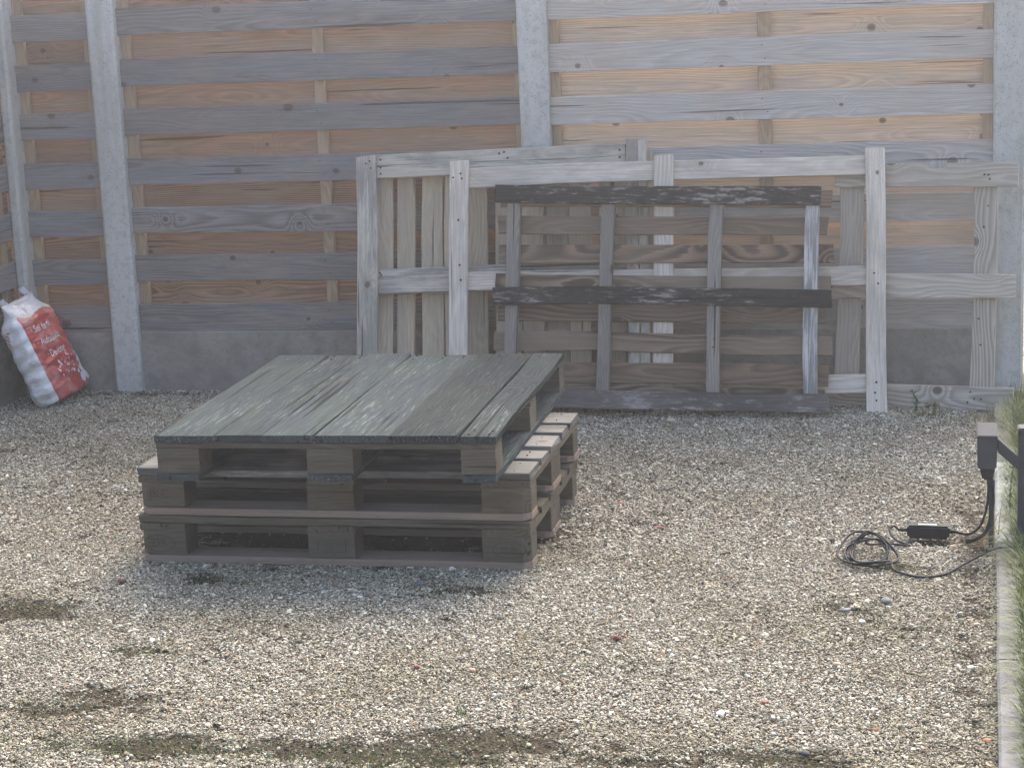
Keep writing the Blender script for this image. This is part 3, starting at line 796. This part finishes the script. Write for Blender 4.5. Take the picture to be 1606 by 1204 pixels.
# ------------------------------------------------------------------ salt bag in the corner
def bag_mats():
    out = []
    for nm, base, dirt in (('white_bag_plastic', (0.66, 0.64, 0.64), (0.40, 0.34, 0.27)), ('red_bag_print', (0.40, 0.05, 0.045), (0.56, 0.30, 0.28))):
        t = NT(nm)
        P = t.node('TexCoord').outputs['Object']
        n = t.noise(P, 9.0, 5.0, 0.6).outputs[0]
        c = t.mix(t.m('MULTIPLY', t.ramp(n, 0.47, 0.70), 0.6), base, dirt)
        w = t.noise(t.vmul(P, (10.0, 10.0, 34.0)), 1.0, 4.0, 0.6).outputs[0]
        out.append(t.finish(c, 0.33, w, 0.9, 0.014, 0.45))
    return out
BAGW, BAGR = bag_mats()
BH_, BB = 0.44, 0.205
def bag_prof(h):
    a = 0.076 * (1 - 0.10 * h)
    if h < 0.10: a *= 0.72 + 0.28 * math.sqrt(max(0, 1 - (1 - h / 0.10) ** 2))
    if h > 0.80: a *= max(0.10, 1 - 0.9 * ((h - 0.80) / 0.20) ** 1.3)
    b = BB * (1 - 0.08 * h)
    if h < 0.12: b *= 0.86 + 0.14 * math.sqrt(max(0, 1 - (1 - h / 0.12) ** 2))
    if h > 0.86: b *= 1 - 0.16 * math.sin((h - 0.86) / 0.14 * 2.2)
    return a, b
def bag_pt(t, h):
    """t in [0,2pi): 0 = +X face centre, pi/2 = far end (+Y)"""
    a, b = bag_prof(h)
    c, s = math.cos(t), math.sin(t)
    e = 2 / 3.2
    x = a * math.copysign(abs(c) ** e, c); y = b * math.copysign(abs(s) ** e, s)
    z = BH_ * h
    q = Vector((x * 9, y * 5, z * 11))
    w = mnoise.noise(q) * 0.007 - abs(mnoise.noise(q * 1.7 + Vector((3, 1, 7)))) * 0.014 - abs(mnoise.noise(q * 4.1)) * 0.005 + 0.005
    fold = 0.006 * math.sin(z * 95 + y * 14 + 3 * mnoise.noise(Vector((y * 6, z * 5, 1.3)))) * (0.35 + 0.65 * abs(s) ** 4)
    k = 1 + (w + fold) / max(0.03, math.hypot(x, y))
    x *= k; y *= k
    z += 0.012 * mnoise.noise(Vector((y * 9, x * 9, 4.0))) * h
    if h > 0.9: z += 0.045 * (h - 0.9) / 0.1 * abs(y / BB) ** 3 + 0.02 * mnoise.noise(Vector((y * 20, 2, 1)))
    return Vector((x, y, z))
def build_bag():
    tilt = math.radians(-23)
    m = Matrix.Translation((-1.915, -0.215, 0.012)) @ Matrix.Rotation(math.radians(3), 4, 'Z') @ Matrix.Rotation(tilt, 4, 'Y')
    root = tag(empty('salt_bag', m), 'slumped red and white de-icing salt bag leaning in the fence corner', 'bag')
    nt, nh = 132, 96
    V, Fc, mi = [], [], []
    for i in range(nh + 1):
        for j in range(nt):
            V.append(bag_pt(2 * math.pi * j / nt, i / nh))
    for i in range(nh):
        for j in range(nt):
            k = (j + 1) % nt
            Fc.append((i * nt + j, i * nt + k, (i + 1) * nt + k, (i + 1) * nt + j))
            t = (j + 0.5) / nt * 2 * math.pi
            tt = t if t < math.pi else t - 2 * math.pi
            mi.append(1 if (-1.02 < tt < 1.45 and i / nh < 0.86 + 0.02 * math.sin(tt * 5)) else 0)
    Fc.append(tuple(reversed(range(nt)))); mi.append(0)
    Fc.append(tuple(nh * nt + j for j in range(nt))); mi.append(0)
    me = mesh('sack', V, Fc, True)
    me.materials.append(BAGW); me.materials.append(BAGR)
    me.polygons.foreach_set('material_index', mi)
    link('sack', me, None, root)
    # crumpled ears of the sewn top edge
    for yc, wd, hh in ((-0.125, 0.05, 0.055), (0.115, 0.06, 0.075)):
        V, Fc = [], []
        for i in range(6):
            for j in range(6):
                u, v = j / 5 - 0.5, i / 5
                V.append((0.016 * math.sin(v * 5 + j * 1.7) - 0.006, yc + u * wd * (1 - 0.75 * v) + 0.012 * math.sin(v * 4), BH_ * 0.97 + hh * v))
        for i in range(5):
            for j in range(5):
                Fc.append((i * 6 + j, i * 6 + j + 1, i * 6 + j + 7, i * 6 + j + 6))
        e = link('top_flap', mesh('top_flap', V, Fc, True), BAGW, root)
        md = e.modifiers.new('thickness', 'SOLIDIFY'); md.thickness = 0.003
    # printing, laid on the sack surface
    def on_face(y, z, lift=0.0022):
        h = min(max(z / BH_, 0.02), 0.97)
        a, b = bag_prof(h)
        s = max(-0.995, min(0.995, y / b))
        sn = math.copysign(abs(s) ** 1.6, s)
        t = math.asin(sn)
        p = bag_pt(t, h)
        d = Vector((math.cos(t), 0.25 * math.sin(t), 0)).normalized()
        return p + d * lift
    white = plain('white_print', (0.72, 0.68, 0.68), 0.5, 0.3, 0.1)
    def write(body, size, y, z, rot=0.0, mat=white, name='printed_text'):
        me = text_mesh(body, size, name)
        bm = bmesh.new(); bm.from_mesh(me)
        bmesh.ops.triangulate(bm, faces=bm.faces)
        bmesh.ops.subdivide_edges(bm, edges=[e_ for e_ in bm.edges if e_.calc_length() > size * 0.25], cuts=2)
        cr, sr = math.cos(rot), math.sin(rot)
        for v in bm.verts:
            yy, zz = v.co.x * cr - v.co.y * sr, v.co.x * sr + v.co.y * cr
            v.co = on_face(y + yy, z + zz)
        bm.to_mesh(me); bm.free()
        me.materials.append(mat)
        link(name, me, None, root)
    write('· Sel de dé', 0.044, -0.055, 0.315)
    write('· Auftausalz', 0.044, -0.045, 0.255)
    write('· De-icing', 0.044, -0.035, 0.195)
    # white splashes low on the far side of the print and pale crystals
    V, Fc = [], []
    r = random.Random(5)
    def blob(y, z, rad, n=11, jag=0.55):
        b = len(V)
        V.append(on_face(y, z, 0.0026))
        for j in range(n):
            a = 2 * math.pi * j / n
            rr = rad * (1 - jag * r.random())
            V.append(on_face(y + rr * math.cos(a), z + rr * math.sin(a), 0.0026))
        for j in range(n):
            Fc.append((b, b + 1 + j, b + 1 + (j + 1) % n))
    for _ in range(34):
        blob(r.uniform(-0.10, 0.12), r.uniform(0.06, 0.17), r.uniform(0.004, 0.011), 7)
    for (y, z, rd) in ((0.15, 0.10, 0.04), (0.12, 0.075, 0.038), (0.16, 0.14, 0.03), (0.09, 0.05, 0.03), (0.125, 0.13, 0.022), (0.135, 0.10, 0.026), (0.13, 0.07, 0.03), (0.11, 0.05, 0.026), (0.085, 0.04, 0.022), (0.14, 0.045, 0.03), (0.118, 0.16, 0.014)):
        blob(y, z, rd, 13, 0.6)
    link('printed_splash', mesh('printed_splash', V, Fc), white, root)
    # red word on the pale near end, reading downwards
    def on_end(x, z, lift=0.002):
        h = min(max(z / BH_, 0.02), 0.97); a, b = bag_prof(h)
        s = max(-0.99, min(0.99, x / a)); sn = math.copysign(abs(s) ** 1.6, s)
        t = -math.pi / 2 + math.asin(sn)
        p = bag_pt(t, h)
        return p + Vector((0, -lift, 0))
    redp = plain('faded_red_print', (0.36, 0.10, 0.10), 0.6, 0.3, 0.1)
    me = text_mesh('Zout', 0.042, 'printed_word')
    for v in me.vertices:
        v.co = on_end(-0.028 + v.co.y, 0.325 - v.co.x)
    me.materials.append(redp)
    link('printed_word', me, None, root)
build_bag()

# ------------------------------------------------------------------ kerb and grass on the right
def kerb(label, y0, y1, mat, x_at=lambda y: 1.846 + (y + 3.83) * 0.0305, w=0.062, h=0.035):
    xa, xb = x_at(y0), x_at(y1)
    L = math.hypot(y1 - y0, xb - xa) - 0.004
    ang = math.atan2(y1 - y0, xb - xa)
    me = board_mesh(L, w, 0.16, mat, 0, ch=0.006)
    m = Matrix.Translation(((xa + xb) / 2 + w / 2, (y0 + y1) / 2, h - 0.08)) @ Matrix.Rotation(ang, 4, 'Z')
    return tag(link('kerb_stone', me, None, None, m), label, 'kerb', 'concrete edging along the lawn')
kerb('grey concrete kerb stone at the bottom right corner', -4.75, -3.25, M['kerb'])
kerb('grey concrete kerb stone beside the coiled cable', -3.245, -2.25, M['kerb'])
kerb('kerb stone lightened for sky reflection behind the power socket', -2.245, -1.30, M['kerb_sky_lit'])
kerb('grey kerb stone nearest the fence at the right edge', -1.295, -0.35, M['kerb'])

lawn_x = lambda y: 1.846 + (y + 3.83) * 0.0305 + 0.064
me = mesh('lawn', [(lawn_x(-5.2), -5.2, 0.012), (8, -5.2, 0.012), (8, 0.3, 0.012), (lawn_x(0.3), 0.3, 0.012)], [(0, 1, 2, 3)])
tag(link('lawn', me, plain('lawn_soil', (0.05, 0.055, 0.028), 0.95, 0.1, 0.4, 40)), 'strip of lawn along the kerb at the right edge', 'lawn', kind='structure')

def blade_mat(name, c1, c2):
    t = NT(name)
    rn = t.node('Attribute', attribute_name='tone').outputs['Fac']
    c = t.mix(rn, c1, c2)
    b = t.node('BsdfPrincipled', {'Base Color': c, 'Roughness': 0.6, 'Specular IOR Level': 0.3})
    tr = t.node('BsdfTranslucent', {'Color': c})
    mx = t.node('MixShader', {0: 0.3, 1: b.outputs[0], 2: tr.outputs[0]})
    t.t.links.new(mx.outputs[0], t.out.inputs[0])
    return t.mat
M['grass'] = blade_mat('grass_blades', (0.045, 0.085, 0.022), (0.16, 0.17, 0.07))
M['weed'] = blade_mat('weed_leaves', (0.055, 0.10, 0.035), (0.12, 0.16, 0.07))
M['dry'] = blade_mat('dry_stalks', (0.20, 0.16, 0.08), (0.30, 0.25, 0.13))

def blades(spots, r, wd=0.0022):
    """spots: (x, y, z, length, lean angle, lean direction, tone)"""
    V, Fc, T = [], [], []
    for (x, y, z, L, le, di, tn) in spots:
        b = len(V)
        sx, sy = -math.sin(di), math.cos(di)
        w = wd * r.uniform(0.7, 1.3)
        for i in range(4):
            f = i / 3
            a = le * (0.4 + 1.1 * f)
            hz, up = L * f * math.sin(a), L * f * math.cos(a)
            p = Vector((x + math.cos(di) * hz, y + math.sin(di) * hz, z + up))
            k = w * (1 - 0.85 * f)
            V += [p + Vector((sx * k, sy * k, 0)), p - Vector((sx * k, sy * k, 0))]
            T += [tn, tn]
        for i in range(3):
            Fc.append((b + 2 * i, b + 2 * i + 1, b + 2 * i + 3, b + 2 * i + 2))
    me = mesh('blades', V, Fc)
    at = me.attributes.new('tone', 'FLOAT', 'POINT')
    at.data.foreach_set('value', T)
    return me

def build_grass():
    r = random.Random(3)
    S = []
    for _ in range(16000):
        y = r.uniform(-4.8, -0.15)
        x = lawn_x(y) + 0.50 * r.random() ** 1.7 - 0.004
        S.append((x, y, 0.008, r.uniform(0.03, 0.085), r.uniform(0.1, 0.8), r.uniform(0, 6.28), r.random()))
    for _ in range(700):       # long blades hanging over the kerb
        y = r.uniform(-3.9, -0.6)
        S.append((lawn_x(y) + 0.02 * r.random(), y, 0.02, r.uniform(0.05, 0.14), r.uniform(0.5, 1.1), math.pi + r.uniform(-0.9, 0.9), r.uniform(0.3, 1)))
    for _ in range(800):
        y = r.uniform(-2.6, -0.35)
        S.append((lawn_x(y) + r.uniform(-0.03, 0.03), y, 0.02, r.uniform(0.04, 0.11), r.uniform(0.3, 1.1), math.pi + r.uniform(-1.2, 1.2), r.uniform(0.1, 1)))
    o = link('grass', blades(S, r), M['grass'])
    tag(o, 'unmown grass hanging over the kerb at the right edge', 'grass', kind='stuff')
    S = []
    for _ in range(420):      # sparse short grass and moss along the near edge of the gravel
        cx, cy, rx, ry = r.choice([(0.03, -3.95, 0.35, 0.05), (0.45, -3.97, 0.3, 0.04), (-0.2, -3.93, 0.2, 0.05), (0.62, -3.93, 0.2, 0.05)])
        S.append((r.gauss(cx, rx * 0.6), r.gauss(cy, ry * 0.7), 0.0, r.uniform(0.008, 0.024), r.uniform(0.1, 0.7), r.uniform(0, 6.28), r.random() * 0.7))
    for (cx, cy, rx, ry, s_, gr) in PATCHES[1:]:      # low moss tips on the bare spots
        if s_ < 0.5 or cy > -2.3:
            continue
        for _ in range(int(260 * s_ * (0.4 + gr))):
            S.append((r.gauss(cx, rx * 0.6), r.gauss(cy, ry * 0.6), 0.0, r.uniform(0.004, 0.011), r.uniform(0.1, 0.9), r.uniform(0, 6.28), r.random() * 0.35))
    o = link('sparse_grass', blades(S, r, 0.0016), M['grass'])
    tag(o, 'sparse short grass and moss growing through the near gravel', 'grass', kind='stuff')
build_grass()

def tuft(label, x, y, n, L, lean, mat, wd=0.002, z=0.0, spread=0.008):
    r = random.Random(int((x * 7 + y * 13) * 1000))
    S = [(r.gauss(0, spread), r.gauss(0, spread), 0.0, L * r.uniform(0.6, 1.1), lean * r.uniform(0.3, 1.2), r.uniform(0, 6.28), r.random()) for _ in range(n)]
    o = link('grass_tuft', blades(S, r, wd), mat, None, Matrix.Translation((x, y, z)))
    return tag(o, label, 'grass tuft')
tuft('small pale grass sprout left of the dark red brick chip', 0.682, -3.113, 7, 0.030, 0.4, M['dry'])
tuft('small green grass sprout near the bottom centre of the gravel', 0.639, -3.651, 8, 0.032, 0.4, M['weed'])
tuft('thin reddish stalk sprout in the right foreground gravel', 1.305, -3.402, 4, 0.035, 0.35, M['dry'], 0.0013)
tuft('grass tuft beneath the right-hand leaning frame', 1.93, -0.52, 60, 0.075, 0.8, M['grass'], 0.0022, 0, 0.05)
tuft('low grass tuft at the foot of the open frame', 1.74, -0.47, 50, 0.045, 0.9, M['grass'], 0.002, 0, 0.05)
tuft('dry yellow tuft growing around the socket spike', 1.885, -2.16, 26, 0.13, 0.45, M['dry'], 0.0018, 0, 0.015)

def leafy_weed(label, x, y, h, n, mat, z=0.0):
    """upright weed: stem with many small side leaflets"""
    r = random.Random(int(x * 991 + y * 77))
    root = tag(empty('weed', Matrix.Translation((x, y, z))), label, 'weed')
    ctrl = [(0, 0, -0.01), (r.uniform(-.01, .01), r.uniform(-.01, .01), h * 0.5), (r.uniform(-.03, .03), r.uniform(-.02, .02), h)]
    path = smooth_path(ctrl, 5)
    V, Fc = tube(path, [0.0018 * (1 - 0.6 * i / (len(path) - 1)) for i in range(len(path))], 5)
    link('stem', mesh('stem', V, Fc), mat, root)
    S = []
    for k in range(n):
        f = 0.15 + 0.85 * k / n
        p = path[min(int(f * (len(path) - 1)), len(path) - 1)]
        S.append((p.x, p.y, p.z, r.uniform(0.02, 0.045) * (1.2 - 0.6 * f), r.uniform(0.6, 1.3), r.uniform(0, 6.28), r.random()))
    link('leaves', blades(S, r, 0.0045), mat, root)
    return root
leafy_weed('feathery green weed in front of the open frame, beside the tall upright', 1.655, -0.425, 0.10, 46, M['weed'])
leafy_weed('low green weed at the foot of the open frame\'s notch', 1.72, -0.455, 0.05, 30, M['weed'])
leafy_weed('pale weed poking up behind the power socket', 1.945, -1.95, 0.22, 40, M['weed'])

# ------------------------------------------------------------------ power socket, adapter and cables
SK = tag(empty('power_post', Matrix.Translation((1.885, -2.17, 0.0))), 'dark grey garden power post with hooded socket box by the kerb', 'power post')
def hull(name, parent, V, Fc, mat, bev=0.004):
    bm = bmesh.new()
    vs = [bm.verts.new(v) for v in V]
    for f in Fc:
        bm.faces.new([vs[i] for i in f])
    bmesh.ops.recalc_face_normals(bm, faces=bm.faces)
    if bev:
        bmesh.ops.bevel(bm, geom=bm.edges[:], offset=bev, segments=2, affect='EDGES')
    me = bpy.data.meshes.new(name); bm.to_mesh(me); bm.free()
    return link(name, me, mat, parent)
BOXF = [(0, 1, 2, 3), (4, 5, 6, 7), (0, 1, 5, 4), (1, 2, 6, 5), (2, 3, 7, 6), (3, 0, 4, 7)]
def box(name, parent, lo, hi, mat, bev=0.003, taper=(1, 1)):
    cx, cy = (lo[0] + hi[0]) / 2, (lo[1] + hi[1]) / 2
    a, b = (hi[0] - lo[0]) / 2, (hi[1] - lo[1]) / 2
    q = [(-a, -b), (a, -b), (a, b), (-a, b)]
    V = [(cx + x * taper[0], cy + y * taper[1], lo[2]) for x, y in q] + [(cx + x, cy + y, hi[2]) for x, y in q]
    return hull(name, parent, V, BOXF, mat, bev)
box('socket_box', SK, (-0.043, -0.03, 0.235), (0.013, 0.03, 0.335), M['socket'], 0.004, (0.94, 0.9))
# sloped hood
hull('hood', SK, [(-0.044, -0.036, 0.329), (0.014, -0.036, 0.329), (0.014, 0.034, 0.331), (-0.044, 0.034, 0.331),
                  (-0.044, -0.036, 0.336), (0.014, -0.036, 0.336), (0.014, 0.034, 0.362), (-0.044, 0.034, 0.362)], BOXF, M['socket'], 0.0025)
hull('arm', SK, [(0.0135, -0.02, 0.285), (0.074, -0.02, 0.23), (0.074, 0.02, 0.23), (0.0135, 0.02, 0.285), (0.0135, -0.02, 0.325), (0.074, -0.02, 0.268), (0.074, 0.02, 0.268), (0.0135, 0.02, 0.325)], BOXF, M['socket'], 0.003)
box('plug', SK, (-0.036, -0.02, 0.200), (0.008, 0.02, 0.2345), M['black'], 0.004, (0.6, 0.7))
box('spike', SK, (-0.010, -0.008, -0.06), (0.007, 0.008, 0.1995), M['socket'], 0.002, (0.7, 0.7))
box('column', SK, (0.0725, -0.024, -0.04), (0.122, 0.024, 0.345), M['socket'], 0.004)
box('column_cap', SK, (0.070, -0.027, 0.3455), (0.125, 0.031, 0.357), M['socket'], 0.003)

def cable(name, label, ctrl, r, mat=None, per=10, cat='cable', n=7):
    V, Fc = tube(smooth_path(ctrl, per), r, n)
    o = link(name, mesh(name, V, Fc, True), mat or M['black'])
    return tag(o, label, cat)
AD = tag(empty('power_adapter', Matrix.Translation((1.705, -2.115, 0.006)) @ Matrix.Rotation(math.radians(-4), 4, 'Z')), 'black brick power adapter lying on the gravel', 'adapter')
box('case', AD, (-0.062, -0.024, 0.0), (0.062, 0.024, 0.040), M['black'], 0.006, (0.98, 0.95))
box('rating_label', AD, (-0.030, -0.008, 0.0395), (0.024, 0.000, 0.0408), M['label'], 0.0)
for sgn in (-1, 1):
    V, Fc = tube([(sgn * 0.058, 0, 0.02), (sgn * 0.072, 0, 0.02), (sgn * 0.084, 0, 0.019)], [0.006, 0.0055, 0.004], 8)
    link('strain_relief', mesh('strain_relief', V, Fc, True), M['black'], AD)
cable('supply_cable', 'black cable rising from the adapter to the socket plug', [(1.789, -2.121, 0.024), (1.82, -2.13, 0.022), (1.850, -2.155, 0.05), (1.868, -2.185, 0.11), (1.874, -2.192, 0.17), (1.872, -2.18, 0.21)], 0.0038)
cable('plug_lead', 'thick black lead with connector hanging below the socket', [(1.882, -2.16, 0.215), (1.886, -2.205, 0.14), (1.870, -2.215, 0.06), (1.842, -2.19, 0.025), (1.815, -2.17, 0.012)], [0.0055] * 34 + [0.0062, 0.0066, 0.0085, 0.0088, 0.0088, 0.0088, 0.0088])
# coil
r = random.Random(21)
ct = [(1.621, -2.110, 0.024), (1.603, -2.105, 0.036), (1.592, -2.125, 0.026), (1.612, -2.165, 0.010), (1.650, -2.205, 0.006), (1.60, -2.20, 0.008), (1.53, -2.22, 0.012)]
cx, cy = 1.535, -2.355
for k in range(30):
    a = math.pi * 0.55 + k * 2 * math.pi / 5.2
    lp = k // 5
    rx = 0.062 + 0.016 * math.sin(lp * 2.1) + r.uniform(-0.006, 0.006)
    ry = 0.085 + 0.025 * math.cos(lp * 1.7) + r.uniform(-0.01, 0.01)
    zz = 0.008 + 0.004 * lp * 0.6 + max(0, math.sin(a)) * (0.016 + 0.022 * (lp % 3)) + r.uniform(0, 0.006)
    ct.append((cx + 0.012 * math.sin(lp * 1.3) + rx * math.cos(a), cy + 0.03 * math.cos(lp * 1.9) + ry * math.sin(a), zz))
ct += [(1.600, -2.40, 0.014), (1.612, -2.455, 0.007), (1.677, -2.51, 0.006), (1.745, -2.485, 0.006), (1.80, -2.40, 0.010), (1.850, -2.345, 0.022), (1.90, -2.335, 0.042), (1.98, -2.33, 0.045)]
cable('coiled_cable', 'thin black cable coiled on the gravel with its tail over the kerb', ct, 0.0036, per=9, n=6)

# ------------------------------------------------------------------ single stones that stand out
def stone(label, x, y, size, c, flat=0.55, cat='stone', name='stone', seed=0, rough=0.8):
    r = random.Random(seed + 100)
    bm = bmesh.new()
    bmesh.ops.create_icosphere(bm, subdivisions=2, radius=1.0)
    o3 = Vector((seed * 3.1, seed * 1.7, 0))
    for v in bm.verts:
        k = 1 + 0.35 * mnoise.noise(v.co * 0.9 + o3) + 0.12 * mnoise.noise(v.co * 2.4 + o3)
        v.co = Vector((v.co.x * k * size[0], v.co.y * k * size[1], v.co.z * k * size[1] * flat))
    me = bpy.data.meshes.new(name); bm.to_mesh(me); bm.free()
    for p in me.polygons: p.use_smooth = True
    o = link(name, me, plain(name + '_%d' % seed, c, rough, 0.3, 0.3, 160), None, Matrix.Translation((x, y, size[1] * flat * 0.55 + 0.002)) @ Matrix.Rotation(r.uniform(0, 3), 4, 'Z'))
    return tag(o, label, cat, 'odd stones and leaves on the gravel')
stone('large dark grey stone on the gravel below the coiled cable', 1.594, -2.732, (0.022, 0.014), (0.13, 0.135, 0.13), 0.6, seed=1)
stone('flat slate chip left of the large dark stone', 1.488, -2.811, (0.016, 0.010), (0.17, 0.165, 0.175), 0.4, seed=2)
stone('tan round pebble in the right foreground', 1.486, -3.239, (0.012, 0.010), (0.48, 0.33, 0.22), 0.7, seed=3)
stone('small white pebble just below the slate chip', 1.535, -2.902, (0.009, 0.007), (0.78, 0.77, 0.75), 0.6, seed=4)
stone('black pebble at the bottom right edge of the gravel', 1.441, -3.803, (0.013, 0.010), (0.05, 0.052, 0.055), 0.6, seed=5)
stone('dark blue-grey stone in front of the pallet stack', 0.291, -2.669, (0.018, 0.012), (0.12, 0.125, 0.14), 0.5, seed=6)
stone('dark red brick chip right of centre in the foreground', 0.922, -3.097, (0.011, 0.010), (0.130, 0.044, 0.032), 0.8, seed=7)
stone('red brick chip at the centre of the foreground', 0.457, -3.350, (0.009, 0.008), (0.215, 0.088, 0.068), 0.7, seed=8)
stone('salmon pink pebble at the centre of the foreground', 0.601, -3.359, (0.009, 0.008), (0.52, 0.30, 0.22), 0.7, seed=9)
stone('maroon stone to the left in front of the pallet stack', -0.593, -2.725, (0.014, 0.012), (0.13, 0.06, 0.055), 0.7, seed=10)
stone('orange brick chip next to the kerb at the bottom right', 1.828, -3.684, (0.010, 0.007), (0.55, 0.17, 0.08), 0.6, seed=11)
stone('white flat pebble low in the right foreground', 1.237, -3.583, (0.013, 0.009), (0.78, 0.76, 0.73), 0.5, seed=12)
stone('tan pebble at the foot of the dark leaning pallet', 0.741, -0.580, (0.020, 0.013), (0.45, 0.36, 0.25), 0.6, seed=13)
stone('brick red chip near the thin stalk sprout', 1.333, -3.504, (0.010, 0.007), (0.247, 0.096, 0.072), 0.6, seed=14)
stone('dark red leaf scrap right of the pallet stack', 0.890, -2.050, (0.020, 0.012), (0.14, 0.05, 0.05), 0.25, 'leaf', 'leaf_scrap', 15)
stone('small red leaf scrap close to the pallet stack\'s right side', 0.735, -1.770, (0.016, 0.009), (0.26, 0.08, 0.07), 0.25, 'leaf', 'leaf_scrap', 16)

# ------------------------------------------------------------------ haze volume added to imitate lens glare
def build_glare_haze():
    lo, hi = Vector((-14, -16, -1.0)), Vector((14, 8, 2.6))
    V = [(x, y, z) for z in (lo.z, hi.z) for x, y in ((lo.x, lo.y), (hi.x, lo.y), (hi.x, hi.y), (lo.x, hi.y))]
    me = mesh('haze', V, [(3, 2, 1, 0), (4, 5, 6, 7), (0, 1, 5, 4), (1, 2, 6, 5), (2, 3, 7, 6), (3, 0, 4, 7)])
    mat = bpy.data.materials.new('glare_haze'); mat.use_nodes = True
    nt = mat.node_tree; nt.nodes.clear()
    out = nt.nodes.new('ShaderNodeOutputMaterial'); pv = nt.nodes.new('ShaderNodeVolumePrincipled')
    pv.inputs['Density'].default_value = HAZE
    pv.inputs['Color'].default_value = (0.95, 0.96, 1.0, 1)
    pv.inputs['Anisotropy'].default_value = 0.75
    nt.links.new(pv.outputs[0], out.inputs['Volume'])
    o = link('haze', me, mat)
    tag(o, 'thin haze added over the yard to imitate lens glare', 'haze', kind='stuff')
HAZE = 0.008
if HAZE > 0:
    build_glare_haze()
